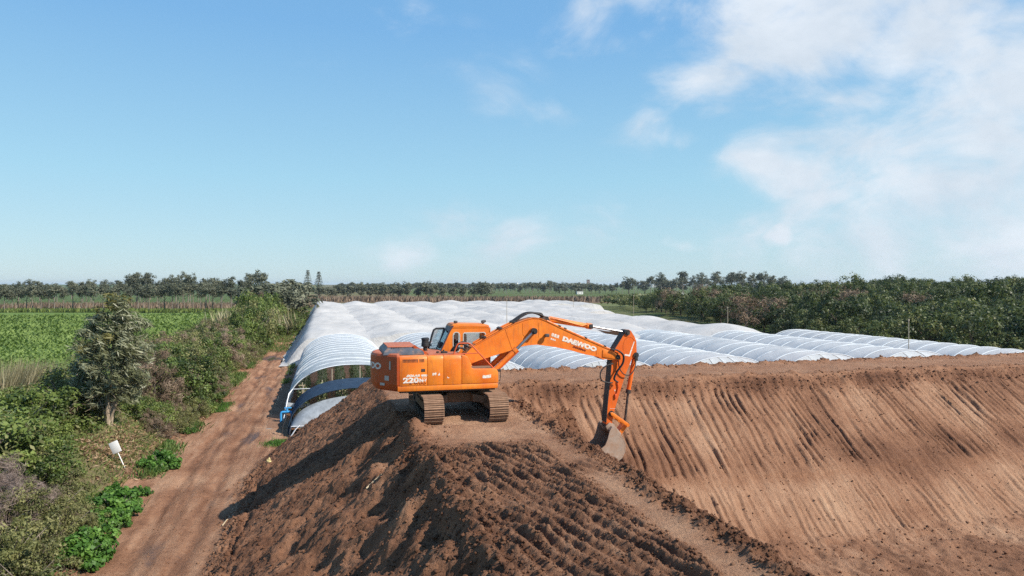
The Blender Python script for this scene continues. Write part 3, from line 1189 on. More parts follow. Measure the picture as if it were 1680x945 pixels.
def build_excavator():
    x, y = uv2w(-2.49, -5.55)
    root = empty('excavator', (x, y, TOPZ - .05), TH)
    tag(root, 'orange crawler excavator standing crosswise on the earth bank, digging with its bucket', 'excavator')

    # ---- undercarriage: the tracks run along y
    shoe = MB()
    shoe.boxr(-.30, .30, -.088, .088, -.012, .012)
    for k, yy in enumerate((-.062, 0, .062)):
        shoe.boxr(-.30, .30, yy - .009, yy + .009, .012, .040 if k != 1 else .034)
    shoe_me = shoe.mesh('track_shoe', M_shoe)
    RT, HL, ZC = .40, 1.62, .45
    for tx in (-1.0, 1.0):
        fr = MB()
        fr.boxr(tx - .13, tx + .13, -1.5, 1.5, .30, .64, .03)
        fr.boxr(tx - .2, tx + .2, -.9, .9, .36, .58, .02)
        tr = fr.build('track', M_track, root)
        tr['label'] = 'dusty crawler track facing the camera, under the ' + ('counterweight end' if tx < 0 else 'boom end')
        # chain of shoes
        Ltot = 4 * HL + 2 * math.pi * RT
        n = 48
        for i in range(n):
            s = (i + .5) / n * Ltot
            if s < 2 * HL:
                py, pz, a = -HL + s, ZC + RT, 0
                sag = -.03 * math.sin(math.pi * s / (2 * HL))
                pz += sag
            elif s < 2 * HL + math.pi * RT:
                t = (s - 2 * HL) / RT
                py, pz, a = HL + RT * math.sin(t), ZC + RT * math.cos(t), -t
            elif s < 4 * HL + math.pi * RT:
                q = s - 2 * HL - math.pi * RT
                py, pz, a = HL - q, ZC - RT, -math.pi
            else:
                t = (s - 4 * HL - math.pi * RT) / RT
                py, pz, a = -HL - RT * math.sin(t), ZC - RT * math.cos(t), -math.pi - t
            o = mesh_obj('track_shoe', shoe_me, tr)
            o.matrix_local = Matrix.Translation((tx, py, pz)) @ Matrix.Rotation(a, 4, 'X')
        w = MB()
        for yy, nm in ((-HL, 'sprocket'), (HL, 'idler_wheel')):
            w = MB()
            w.cyl((tx - .1, yy, ZC), (tx + .1, yy, ZC), .34, 24)
            w.cyl((tx - .17, yy, ZC), (tx + .17, yy, ZC), .17, 16)
            w.build(nm, M_dark, tr)
        for k in range(7):
            yy = -1.2 + k * .4
            w = MB()
            w.cyl((tx - .2, yy, .17), (tx + .2, yy, .17), .11, 14)
            w.build('track_roller', M_dark, tr)
    cf = MB()
    cf.boxr(-.85, .85, -.55, .55, .48, .80, .05)
    cf.prism([(-1.0, .42), (-.4, .55), (-.4, .80), (-.95, .66)], -.9, -.5, .02)
    cf.prism([(1.0, .42), (.4, .55), (.4, .80), (.95, .66)], -.9, -.5, .02)
    cf.prism([(-1.0, .42), (-.4, .55), (-.4, .80), (-.95, .66)], .5, .9, .02)
    cf.prism([(1.0, .42), (.4, .55), (.4, .80), (.95, .66)], .5, .9, .02)
    cf.build('centre_frame', M_track, root)
    sr = MB()
    sr.cyl((0, 0, .80), (0, 0, .95), .62, 32)
    sr.build('slewing_ring', M_dark, root)

    # ---- upper deck
    dk = MB()
    dk.boxr(-1.95, 1.05, -1.22, 1.22, .95, 1.08)
    dk.boxr(-1.9, 1.0, -.42, -.36, 1.08, 1.5)
    dk.boxr(-1.9, 1.0, .30, .34, 1.08, 1.5)
    dk.build('deck_frame', M_dark, root)
    rail = MB()
    rail.prism([(-2.02, 1.165), (1.10, 1.165), (1.13, 1.12), (1.10, 1.01), (-2.02, 1.01)], -1.33, -1.2, .012)
    rail.prism([(-2.02, 1.165), (1.10, 1.165), (1.13, 1.12), (1.10, 1.01), (-2.02, 1.01)], 1.2, 1.33, .012)
    rail.build('side_skirt', orange, root)

    # counterweight, curved in plan
    def cw_plan(inset, n=28):
        key = [(-1.99, -1.325), (-2.04, -1.318), (-2.075, -1.285), (-2.50, -.76), (-2.60, -.62), (-2.69, -.4), (-2.73, -.2), (-2.735, 0)]
        key = [(-1.99 + (x_ + 1.99) * (1 - inset / .74), y_ * (1 - inset / 1.325)) for x_, y_ in key]
        key += [(x_, -y_) for x_, y_ in key[-2::-1]]
        ln_ = [0]
        for p_, q_ in zip(key[:-1], key[1:]):
            ln_.append(ln_[-1] + math.dist(p_, q_))
        pts = []
        if n <= 28:
            pts = list(key)
        else:
            for k in range(n + 1):
                s_ = ln_[-1] * k / n
                i = min(len(key) - 2, max(j for j in range(len(key) - 1) if ln_[j] <= s_ + 1e-9))
                t_ = (s_ - ln_[i]) / (ln_[i + 1] - ln_[i])
                pts.append((key[i][0] + (key[i + 1][0] - key[i][0]) * t_, key[i][1] + (key[i + 1][1] - key[i][1]) * t_))
        pts += [(-1.96, 1.325 - inset), (-1.96, -1.325 + inset)]
        return pts
    cw = MB()
    rings = [(1.00, .13), (1.05, .07), (1.16, .015), (1.22, 0), (1.98, 0), (2.06, .012), (2.12, .05), (2.15, .12)]
    cw.loft([[(p[0], p[1], z) for p in cw_plan(i)] for z, i in rings])
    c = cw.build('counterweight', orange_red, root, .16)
    c['label'] = 'rounded counterweight with worn paint, its shade painted in darker, and a grey scuffed lower edge'
    # writing round the counterweight
    plan = [Vector((*p, 0)) for p in cw_plan(-.004, 120)[:121]][::-1]      # from the left side round the back to the right side
    arc = [0]
    for i in range(1, len(plan)):
        arc.append(arc[-1] + (plan[i] - plan[i - 1]).length)

    def wrap(me, s0, z0):
        for v in me.vertices:
            s = s0 + v.co.x
            i = max(0, min(len(arc) - 2, next((k for k in range(len(arc) - 1) if arc[k + 1] >= s), len(arc) - 2)))
            d = (plan[i + 1] - plan[i]).normalized()
            p = plan[i] + d * (s - arc[i])
            nrm = Vector((d.y, -d.x, 0))
            if nrm.dot(p - Vector((-1.2, 0, 0))) < 0:
                nrm = -nrm
            q = p + nrm * (v.co.z + .004)
            v.co = (q.x, q.y, z0 + v.co.y)
        me.update()
    me = text_mesh('DAEWOO', .26, 1.0, .012)
    me.materials.append(M_decal)
    ln = max(v.co.x for v in me.vertices)
    for v in me.vertices:
        v.co.x *= 1.75 / ln
    mid = arc[-1] / 2
    wrap(me, mid - .88, 1.66)
    mesh_obj('lettering', me, c)
    for (s0, z0, w_, h_) in ((mid + 1.22, 1.66, .06, .26), (mid + 1.02, 1.32, .19, .15), (mid + .82, 1.16, .2, .08)):
        st = bpy.data.meshes.new('sticker')
        vs, fs = [], []
        for k in range(7):
            vs += [(w_ * k / 6, 0, .002), (w_ * k / 6, h_, .002)]
        fs = [(2 * k, 2 * k + 2, 2 * k + 3, 2 * k + 1) for k in range(6)]
        st.from_pydata(vs, [], fs)
        st.materials.append(MATS['faded_sticker'])
        wrap(st, s0, z0)
        mesh_obj('sticker', st, c)

    # side doors, right
    top = [(1.175), (2.02), (2.085)]

    def door(x0, x1, ysgn, name='side_door'):
        m = MB()
        ya, yb = 1.325, .7
        prof = [(ya, 1.178), (ya, 1.93), (ya - .012, 2.0), (ya - .05, 2.06), (ya - .11, 2.085), (yb, 2.085), (yb, 1.178)]
        M = Matrix(((0, 1, 0, 0), (ysgn, 0, 0, 0), (0, 0, 1, 0), (0, 0, 0, 1)))
        m.prism(prof, x0, x1, .008, M)
        return m.build(name, orange, root)
    d1 = door(-1.955, -1.118, -1)
    d2 = door(-1.108, -.612, -1)
    d3 = door(-.602, -.045, -1)
    for (a, b) in ((-1.955, -1.118), (-1.108, -.50)):
        door(a, b, 1)
    g = MB()
    for k in range(17):
        if k in (12,):
            continue
        xx = -1.86 + k * .0395
        g.boxr(xx, xx + .019, -1.3285, -1.30, 1.90 - .01, 2.0 - .01)
    g.build('air_grille', M_dark, d1)['kind'] = 'stuff'
    hd = MB()
    hd.boxr(-1.30, -1.18, -1.334, -1.32, 1.60, 1.68, .004)
    hd.build('latch', M_dark, d1)
    hd = MB()
    hd.boxr(-1.19, -1.185, -1.329, -1.326, 1.60, 1.68)
    hd.boxr(-1.30, -1.19, -1.329, -1.326, 1.683, 1.688)
    hd.build('latch_frame', M_reddecal, d1)
    side_text('SOLAR', -1.76, 1.455, -1.3292, .085, M_decal, d1, 1.5, .006, .35, length=.42)
    m = MB()
    m.boxr(-1.30, -1.08 - .04, -1.3285, -1.3265, 1.462, 1.512)
    m.boxr(-1.29, -1.13, -1.3285, -1.3265, 1.43, 1.447)
    m.build('worn_emblem', M_decal, d1)
    side_text('220', -1.86, 1.275, -1.3292, .215, M_decal, d1, 1.25, .010, 0, length=.49)
    side_text('N', -1.36, 1.285, -1.3292, .145, M_decal, d1, 1.1, .008, 0, length=.12)
    side_text('-V', -1.235, 1.295, -1.3292, .135, M_decal, d1, 1.0, .005, .1, length=.105)
    side_text('A  WOO', -1.68, 1.215, -1.3292, .075, M_reddecal, d1, 1.2, .001, 0, length=.52)
    st = MB()
    st.prism([(-.96, 1.48), (-.95, 1.56), (-.90, 1.535), (-.86, 1.565), (-.83, 1.55), (-.84, 1.50), (-.87, 1.47), (-.89, 1.50), (-.92, 1.47)], -1.3285, -1.3265)
    st.prism([(-.79, 1.47), (-.72, 1.47), (-.735, 1.56)], -1.3285, -1.3265)
    st.build('torn_sticker', M_decal, d2)
    st = MB()
    st.prism([(-.50, 1.38), (-.49, 1.44), (-.47, 1.40), (-.43, 1.39), (-.43, 1.375)], -1.3285, -1.3265)
    st.build('torn_sticker', M_decal, d3)

    # fuel tank with the step
    tk = MB()
    tk.prism([(-.035, 1.178), (-.035, 2.07), (.06, 2.065), (.15, 2.02), (.205, 1.92), (.235, 1.78), (.27, 1.68), (.33, 1.635), (1.02, 1.62), (1.09, 1.59), (1.13, 1.50), (1.14, 1.178)], -1.325, -.55, .018)
    t = tk.build('fuel_tank', orange, root)
    st = MB()
    st.prism([(.62, 1.36), (.63, 1.43), (.75, 1.425), (.86, 1.44), (.90, 1.445), (.895, 1.35), (.80, 1.335), (.64, 1.335)], -1.3285, -1.3265)
    st.build('sticker', M_decal, t)
    st = MB()
    st.boxr(.32, 1.0, -1.2, -.62, 1.636, 1.644)
    st.build('step_plate', M_track, t)
    st = MB()
    st.tube([(.215, -1.29, 1.98), (.25, -1.3, 1.96), (.28, -1.3, 1.80), (.26, -1.29, 1.76)], .012, 6)
    st.build('grab_handle', orange, t)
    # hood over the engine
    top = MB()
    top.boxr(-1.955, -.47, -.69, .69, 2.03, 2.09, .01)
    top.boxr(-1.05, -.06, -1.2, -.3, 2.086, 2.10)
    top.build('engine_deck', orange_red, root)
    hood = MB()
    lo = [(-2.42, -.98), (-1.16, -1.06), (-1.12, 1.06), (-2.42, .98)]
    hi = [(-2.28, -.80), (-1.42, -.88), (-1.40, .88), (-2.28, .80)]
    md = [(-2.39, -.95), (-1.20, -1.03), (-1.16, 1.03), (-2.39, .95)]
    hood.loft([[(a, b, 2.10) for a, b in lo], [(a, b, 2.20) for a, b in md], [(a, b, 2.325) for a, b in hi]])
    h = hood.build('engine_hood', M_grey, root, .3)
    lid = MB()
    lid.loft([[(a * 1.0 - .0, b * 1.02, 2.328) for a, b in hi], [(a, b * .99, 2.352) for a, b in hi]])
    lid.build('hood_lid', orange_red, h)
    gl = MB()
    for k in range(14):
        xx = -2.16 + .052 * k
        gl.boxr(xx, xx + .024, -.87 + .0 * k, -.835, 2.292, 2.322)
    gl.build('hood_louvre', M_black, h)
    fl = MB()
    fl.prism([(-1.50, 2.325), (-1.46, 2.40), (-1.38, 2.33), (-1.02, 2.125), (-1.02, 2.105), (-1.25, 2.10)], -.93, -.90)
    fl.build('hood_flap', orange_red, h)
    pt = MB()
    pt.prism([(-2.12, 2.19), (-2.06, 2.285), (-1.93, 2.28), (-1.90, 2.24), (-1.97, 2.20), (-2.02, 2.18)], -1.005, -.93)
    # prefilter
    pf = MB()
    pf.tube([(-.95, .3, 2.09), (-.95, .3, 2.24)], .07, 14)
    pf.tube([(-.95, .3, 2.22), (-.95, .3, 2.25), (-.95, .3, 2.26), (-.95, .3, 2.33), (-.95, .3, 2.34), (-.95, .3, 2.46), (-.95, .3, 2.465), (-.95, .3, 2.50), (-.95, .3, 2.525)],
            [.10, .135, .135, .13, .12, .12, .14, .135, .09], 20)
    pf.build('air_prefilter', M_black, root)
    ex = MB()
    ex.tube([(-.70, -.75, 2.09), (-.70, -.75, 2.16)], .05, 10)
    ex.boxr(-.60, -.40, -.85, -.68, 2.10, 2.16, .01)
    ex.tube([(-.52, -.77, 2.16), (-.52, -.77, 2.21)], .03, 8)
    ex.build('filler_cap', M_dark, root)

    # handrail
    hr = MB()
    hr.tube([(-.27, -1.18, 2.07), (-.25, -1.18, 2.16), (-.17, -1.18, 2.36), (-.12, -1.18, 2.42), (-.06, -1.18, 2.435), (.20, -1.18, 2.43), (.27, -1.18, 2.40), (.62, -1.18, 2.03), (1.08, -1.18, 1.55), (1.10, -1.18, 1.51), (1.10, -1.17, 1.45)], .021, 8)
    hr.tube([(-.22, -1.18, 2.10), (.05, -1.18, 2.105), (.52, -1.18, 2.115)], .016, 6)
    hr.build('handrail', MATS['red_rail'], root)
    mr = MB()
    mr.tube([(1.12, -1.15, 1.20), (1.22, -1.19, 1.22), (1.24, -1.2, 1.46), (1.20, -1.2, 1.60)], .013, 6)
    mr.box((1.17, -1.21, 1.55), (.16, .03, .08), Matrix.Identity(4), .01)
    mr.build('mirror_bracket', M_dark, root)

    # ---- cab
    cab = MB()
    y0, y1 = .36, .40
    XR0, XR1, ZB, ZT = -.45, -.05, 2.05, 2.86
    slant = lambda z: XR0 + (XR1 - XR0) * (z - 2.03) / (2.88 - 2.03)
    for (a, b) in ((.36, .40), (1.29, 1.33)):
        # below the sill
        cab.prism([(-.44, 1.15), (1.26, 1.15), (1.28, 1.80), (1.27, 1.98), (-.06, 1.98), (-.44, 1.98)], a, b)
        # rear quarter
        cab.prism([(-.44, 1.98), (-.06, 1.98), (-.06, 2.74), (slant(2.74), 2.74), (XR0, 2.03)], a, b)
        cell(cab, [(.27, 2.74), (-.06, 2.74), (-.06, 1.98), (.27, 1.98)], rrect(.105, 2.345, .22, .66, .10), a, b)
        cell(cab, [(1.26, 2.74), (.27, 2.74), (.27, 1.98), (1.27, 1.98)], rrect(.72, 2.345, .76, .62, .06), a, b)
        cab.prism([(slant(2.74), 2.74), (1.26, 2.74), (1.20, 2.82), (slant(2.82), 2.82)], a, b)
    # roof
    cab.prism([(-.09, 2.80), (1.21, 2.80), (1.24, 2.86), (1.20, 2.91), (1.08, 2.935), (.1, 2.965), (.0, 2.95), (-.06, 2.90)], .35, 1.34, .02)
    # front posts and rear wall
    cab.boxr(1.225, 1.275, .36, .43, 1.15, 2.82)
    cab.boxr(1.225, 1.275, 1.26, 1.33, 1.15, 2.82)
    cab.boxr(1.22, 1.27, .43, 1.26, 1.15, 1.45)
    cab.prism([(-.44, 1.15), (-.40, 1.15), (-.40, 2.05), (-.45, 2.05)], .40, 1.29)
    cab.boxr(-.40, 1.22, .40, 1.29, 1.13, 1.17)
    cb = cab.build('cab', orange, root, .5)
    wf = MB()
    for (cx_, cz_, w_, h_, r_) in ((.105, 2.345, .22, .66, .10), (.72, 2.345, .76, .62, .06)):
        ring_plate(wf, rrect(cx_, cz_, w_ + .03, h_ + .03, r_ + .012), rrect(cx_, cz_, w_ - .02, h_ - .02, r_), .352, .372)
    wf.build('window_seal', MATS['window_seal'], cb)
    for (cx_, w_) in ((.105, .22), (.72, .76)):
        gm = MB()
        gm.prism(rrect(cx_, 2.345, w_ - .004, .62, .06), .378, .383)
        gm.build('side_window', glass, cb)
    # rear window, slanted, blue
    rw = MB()
    rw.prism([(slant(2.09) + .005, 2.09), (slant(2.70) + .005, 2.70), (slant(2.70) + .02, 2.70), (slant(2.09) + .02, 2.09)], .46, 1.24)
    rw.build('rear_window', glass_blue, cb)
    rf = MB()
    for (a, b) in ((.352, .44), (1.25, 1.335)):
        rf.prism([(XR0 - .012, 2.03), (slant(2.86) - .012, 2.86), (slant(2.86) + .03, 2.86), (XR0 + .03, 2.03)], a, b)
    rf.prism([(slant(2.70) - .014, 2.70), (slant(2.90) - .014, 2.90), (slant(2.90) + .06, 2.90), (slant(2.70) + .03, 2.70)], .346, 1.34)
    rf.prism([(slant(2.02) - .014, 2.02), (slant(2.09) - .014, 2.09), (slant(2.09) + .03, 2.09), (slant(2.02) + .03, 2.02)], .35, 1.335)
    rf.build('rear_window_frame', MATS['plum_trim'], cb)
    fw = MB()
    fw.boxr(1.245, 1.25, .43, 1.26, 1.47, 2.80)
    fw.build('windscreen', glass, cb)
    # open door swung back along the left side
    dr = MB()
    y_ = 1.42
    oq = [(-.20, 2.74), (-.52, 2.72), (-.74, 2.05), (-.70, 1.25), (-.36, 1.25), (-.36, 2.02)]
    path = [(-.12, y_, 2.75), (-.42, y_, 2.745), (-.50, y_, 2.70), (-.56, y_, 2.52), (-.70, y_, 2.02), (-.70, y_, 1.25), (-.34, y_, 1.25), (-.36, y_, 2.02), (-.12, y_, 2.75)]
    dr.tube(path, .035, 8)
    dr.prism([(-.70, 1.25), (-.34, 1.25), (-.36, 2.02), (-.70, 2.02)], 1.40, 1.44)
    dd = dr.build('cab_door', M_black, cb)
    dg = MB()
    dg.prism([(-.67, 2.04), (-.37, 2.04), (-.16, 2.72), (-.47, 2.70)], 1.417, 1.423)
    dg.build('door_window', glass, dd)
    dh = MB()
    dh.boxr(-.62, -.58, 1.38, 1.41, 2.15, 2.20)
    dh.build('door_handle', M_black, dd)
    # roof lamps
    for (lx, ly) in ((.10, .55), (1.02, .45), (1.14, .80)):
        lm = MB()
        lm.tube([(lx, ly, 2.93), (lx, ly, 2.98)], .02, 8)
        lm.box((lx, ly, 3.015), (.10, .10, .085), None, .018)
        lm.cyl((lx + .05, ly, 3.015), (lx + .07, ly, 3.015), .04, 12)
        lm.build('roof_lamp', MATS['lamp_housing'], cb)
    rg = MB()
    rg.tube([(.02, .37, 2.80), (.2, .355, 2.885), (1.1, .355, 2.885), (1.2, .36, 2.82)], .012, 6)
    rg.build('rain_gutter', orange, cb)
    # seat
    sg = MB()
    sg.boxr(.25, .75, .62, 1.08, 1.55, 1.70, .05)
    sg.box((.24, .85, 2.0), (.14, .44, .66), Matrix.Rotation(R(-8), 4, 'Y') @ Matrix.Translation((-.28, 0, .03)), .05)
    sg.box((.44, .75, 2.47), (.15, .30, .26), None, .06)
    sg.boxr(.40, .52, .66, .84, 2.05, 2.40, .03)
    sg.boxr(.05, .16, .70, 1.0, 1.6, 2.55, .04)
    sg.build('operator_seat', M_black, cb)

    # ---- boom
    YB = .29
    up = [(.10, 1.62), (.16, 1.86), (.33, 2.05), (.50, 2.21), (.70, 2.32), (1.32, 2.645), (1.65, 2.82), (2.03, 2.985), (2.34, 3.09), (2.58, 3.145), (2.82, 3.135), (3.07, 3.04), (3.57, 2.80), (4.10, 2.565), (4.47, 2.40), (5.03, 2.165), (5.48, 1.965), (5.68, 1.89), (5.78, 1.81), (5.79, 1.70), (5.70, 1.645)]
    lo = [(5.56, 1.665), (5.14, 1.70), (4.92, 1.81), (4.47, 1.90), (3.96, 2.05), (3.37, 2.18), (2.73, 2.275), (2.43, 2.26), (2.13, 2.21), (1.88, 2.12), (1.44, 2.0), (.80, 1.82), (.54, 1.73), (.30, 1.50), (.16, 1.48)]
    bm_ = MB()
    bm_.prism(up + lo, -YB + .02, YB - .02)
    boom = bm_.build('boom', orange, root, .35)
    # flange plates top and bottom, standing proud of the sides
    pl = MB()
    for line, off in ((up[3:18], .018), (lo[1:13], -.018)):
        for (a, b) in zip(line[:-1], line[1:]):
            d = Vector((b[0] - a[0], b[1] - a[1])).normalized()
            nx, nz = -d.y * abs(off) * 1, d.x * abs(off)
            e = .004
            pl.prism([(a[0] - d.x * e, a[1] - d.y * e - (off > 0) * 0), (b[0] + d.x * e, b[1] + d.y * e), (b[0] + d.x * e + nx, b[1] + d.y * e + nz), (a[0] - d.x * e + nx, a[1] - d.y * e + nz)], -YB, YB)
    pl.build('flange_plate', orange, boom)
    sm = MB()
    for poly in ([(1.86, 2.13), (1.63, 2.78)], [(2.40, 2.42), (2.24, 2.60), (2.22, 2.98)], [(2.78, 2.5), (2.80, 3.0)], [(4.86, 1.84), (4.90, 2.2)]):
        for a, b in zip(poly[:-1], poly[1:]):
            sm.tube([(a[0], -YB + .019, a[1]), (b[0], -YB + .019, b[1])], .006, 4)
    sm.build('weld_seam', MATS['weld'], boom)['kind'] = 'stuff'
    side_text('DAEWOO', 3.62, 2.385, -YB + .0155, .20, M_decal, boom, 1.3, .016, 0, R(-18.5), length=1.30)
    side_text('DOOSAN', 4.00, 2.145, -YB + .0155, .075, M_reddecal, boom, 1.2, .006, .2, R(-18.5), length=.50)
    em = MB()
    for k, (a, l, hgt, dz) in enumerate(((3.22, .30, .11, 2.545), (3.20, .20, .06, 2.425))):
        q = Matrix.Translation((a, -YB + .0155, dz)) @ Matrix.Rotation(R(18.5), 4, 'Y')
        for j in range(3):
            em.prism([(j * l / 3 + .004, 0), ((j + 1) * l / 3 - .004, 0), ((j + 1) * l / 3 - .02, hgt), (j * l / 3 + .012, hgt * .94)], 0, .005, 0, q)
    em.build('emblem', M_decal, boom)
    for (px_, pz_, rr) in ((5.655, 1.765, .085), (2.59, 2.72, .115), (.24, 1.64, .12)):
        pb = MB()
        pb.cyl((px_, -YB - .03, pz_), (px_, YB + .03, pz_), rr, 20)
        pb.cyl((px_, -YB - .05, pz_), (px_, YB + .05, pz_), rr * .55, 14)
        pb.build('pin_boss', orange if px_ < 5 else M_dark, boom)
    for ya_, yb_ in ((-YB - .004, -YB + .02), (YB - .02, YB + .004)):
        ep = MB()
        ep.prism([(5.08, 1.78), (5.10, 2.03), (5.18, 2.05), (5.60, 1.90), (5.66, 1.72), (5.55, 1.70)], ya_, yb_, .006)
        ep.build('tip_plate', orange, boom)
    wl = MB()
    wl.tube([(3.03, -YB + .01, 2.57), (3.03, -YB - .07, 2.57)], .05, 10)
    wl.box((3.04, -YB - .12, 2.57), (.15, .10, .11), None, .02)
    wl.build('boom_lamp', MATS['lamp_housing'], boom)
    # pipes on top of the boom
    pp = MB()
    for yy in (-.20, -.13, .13, .20):
        pp.tube([(.62, yy, 2.33), (1.32, yy, 2.70), (1.65, yy, 2.875), (2.0, yy, 3.03)], .022, 6)
    for yy in (-.22, .22):
        pp.tube([(3.10, yy, 3.06), (3.57, yy, 2.845), (4.10, yy, 2.61), (4.47, yy, 2.445), (5.03, yy, 2.21), (5.40, yy, 2.05)], .02, 6)
    pp.build('hydraulic_pipe', orange, boom)
    cl = MB()
    for (a, z) in ((.95, 2.53), (1.50, 2.82), (1.95, 3.025), (3.55, 2.87), (3.75, 2.78), (4.5, 2.45), (5.2, 2.15)):
        cl.box((a, 0, z), (.09, .52, .05), Matrix.Translation((a, 0, z)) @ Matrix.Rotation(R(-28 if a < 2.5 else 24), 4, 'Y') @ Matrix.Translation((-a, 0, -z)), .008)
    cl.build('pipe_clamp', M_dark, boom)['kind'] = 'stuff'

    def hose(pts, r, par, name='hydraulic_hose'):
        # smooth through the points
        P = [Vector(p) for p in pts]
        out = []
        for i in range(len(P) - 1):
            p0, p1, p2, p3 = P[max(i - 1, 0)], P[i], P[i + 1], P[min(i + 2, len(P) - 1)]
            for k in range(6):
                t = k / 6
                out.append(.5 * ((2 * p1) + (p2 - p0) * t + (2 * p0 - 5 * p1 + 4 * p2 - p3) * t * t + (3 * p1 - p0 - 3 * p2 + p3) * t ** 3))
        out.append(P[-1])
        m = MB()
        m.tube(out, r, 8)
        return m.build(name, M_black, par)
    for yy in (-.17, -.06, .08, .19):
        hose([(1.98, yy, 3.04), (2.18, yy, 3.17), (2.42, yy, 3.30), (2.66, yy * .9, 3.32), (2.92, yy * .8, 3.25), (3.10, yy * .7, 3.13)], .030, boom)
    hose([(2.66, -.1, 3.33), (2.9, -.12, 3.31), (2.98, -.12, 3.25), (2.95, -.12, 3.18)], .018, boom)
    for yy in (-.30, -.36, .3):
        hose([(5.38, yy, 2.05), (5.62, yy - .03, 2.0), (5.82, yy - .05, 1.82), (5.80, yy - .04, 1.55), (5.62, yy, 1.28), (5.50, yy, 1.02), (5.64, yy, .90)], .026, boom)
    hose([(5.45, -.34, 1.55), (5.15, -.36, 1.46), (4.98, -.36, 1.24), (5.02, -.36, 1.0), (5.25, -.34, .90), (5.45, -.30, .88)], .024, boom)
    hose([(.30, -.2, 2.12), (.1, -.35, 2.22), (-.1, -.30, 2.12), (-.15, -.2, 1.9)], .035, boom)
    hose([(.42, -.1, 2.22), (.15, -.25, 2.34), (-.1, -.2, 2.2), (-.2, -.1, 1.9)], .035, boom)
    hose([(.52, .1, 2.28), (.25, .1, 2.36), (-.05, .05, 2.2), (-.2, .1, 1.9)], .035, boom)
    bk = MB()
    bk.prism([(-.25, 1.08), (.75, 1.08), (.62, 1.4), (.38, 1.80), (.10, 1.80), (-.2, 1.5)], -.40, -.31, .01)
    bk.prism([(-.25, 1.08), (.75, 1.08), (.62, 1.4), (.38, 1.80), (.10, 1.80), (-.2, 1.5)], .25, .31, .01)
    bk.prism([(.30, 1.08), (1.08, 1.08), (1.08, 1.40), (.98, 1.46), (.30, 1.46)], -.54, .30, .01)
    bk.build('boom_bracket', orange, root)

    # boom cylinders
    for ys in (-.40, .40):
        a, b, cpt = Vector((.98, ys, 1.22)), Vector((1.98, ys, 2.135)), Vector((2.59, ys, 2.72))
        m = MB()
        m.cyl(a, b, .085, 18)
        m.cyl(b - (b - a).normalized() * .12, b + (b - a).normalized() * .01, .10, 18)
        m.cyl(a + Vector((0, -.07, 0)), a + Vector((0, .07, 0)), .12, 16)
        cy = m.build('boom_cylinder', orange, root)
        r_ = MB()
        r_.cyl(b, cpt, .048, 14)
        r_.build('cylinder_rod', M_chrome, cy)
        e_ = MB()
        e_.cyl(cpt + Vector((0, -.07, 0)), cpt + Vector((0, .07, 0)), .105, 16)
        e_.cyl(cpt + Vector((0, -.10, 0)), cpt + Vector((0, .10, 0)), .05, 12)
        e_.build('rod_eye', M_dark, cy)
        t_ = MB()
        t_.tube([a + Vector((.12, -.09, .03)), b + Vector((.06, -.09, -.06))], .016, 6)
        t_.build('oil_pipe', MATS['red_rail'], cy)
    # arm cylinder
    a, b, cpt = Vector((3.08, 0, 3.10)), Vector((4.76, 0, 2.825)), Vector((6.05, 0, 2.60))
    m = MB()
    dcy = (b - a).normalized()
    m.cyl(a + dcy * .1, b, .085, 18)
    m.cyl(b - dcy * .16, b + dcy * .03, .105, 18)
    m.cyl(a + Vector((0, -.09, 0)), a + Vector((0, .09, 0)), .10, 16)
    cy = m.build('arm_cylinder', orange, root)
    m = MB()
    m.cyl(b + dcy * .02, cpt, .038, 14)
    m.build('cylinder_rod', M_chrome, cy)
    m = MB()
    m.tube([a + Vector((.2, -.10, .05)), b + Vector((-.35, -.11, .03)), b + Vector((-.1, -.09, .09))], .02, 6)
    m.tube([a + Vector((.2, .08, .08)), b + Vector((-.25, .08, .10))], .02, 6)
    m.build('oil_pipe', orange, cy)
    m = MB()
    m.box(b + Vector((-.02, 0, 0)), (.14, .25, .16), Matrix.Identity(4), .02)
    m.build('gland', M_dark, cy)
    m = MB()
    m.cyl(cpt + Vector((0, -.10, 0)), cpt + Vector((0, .10, 0)), .10, 16)
    m.build('rod_eye', M_dark, cy)
    m = MB()
    m.prism([(2.86, 3.06), (3.0, 3.20), (3.16, 3.19), (3.24, 3.0)], -.17, -.13)
    m.prism([(2.86, 3.06), (3.0, 3.20), (3.16, 3.19), (3.24, 3.0)], .13, .17)
    m.build('cylinder_bracket', M_dark, boom)

    # ---- arm
    YA = .19
    ap = [(6.00, 2.66), (6.10, 2.70), (6.19, 2.66), (6.33, 2.45), (6.40, 2.28), (6.41, 1.87), (6.30, 1.72), (6.22, 1.66), (5.97, 1.10), (5.70, .30), (5.54, -.20), (5.48, -.58), (5.40, -.70), (5.30, -.66), (5.27, -.55), (5.34, .31), (5.43, 1.11), (5.47, 1.62), (5.60, 2.05)]
    m = MB()
    m.prism(ap, -YA, YA)
    arm = m.build('arm', orange_arm, root, .35)
    m = MB()
    fp = [(5.27, -.50), (5.34, .31), (5.43, 1.11), (5.47, 1.60), (5.60, 2.05), (5.98, 2.62)]
    for p, q in zip(fp[:-1], fp[1:]):
        d = Vector((q[0] - p[0], q[1] - p[1])).normalized()
        nx, nz = -d.y * .02, d.x * .02
        m.prism([p, q, (q[0] + nx, q[1] + nz), (p[0] + nx, p[1] + nz)], -YA - .012, YA + .012)
    m.build('shaded_front_plate', M_dark, arm)  # front face of the arm, its shade put into the dark colour
    m = MB()
    m.prism([(6.30, 2.28), (6.33, 2.28), (6.15, 1.76), (5.94, 1.80), (5.96, 1.85), (6.12, 1.83)], -YA - .005, -YA)
    m.build('arrow_mark', M_decal, arm)
    m = MB()
    m.prism([(5.56, .62), (5.61, .62), (5.585, .55)], -YA - .005, -YA)
    m.prism([(5.40, -.02), (5.62, -.04), (5.62, -.046), (5.40, -.027)], -YA - .005, -YA)
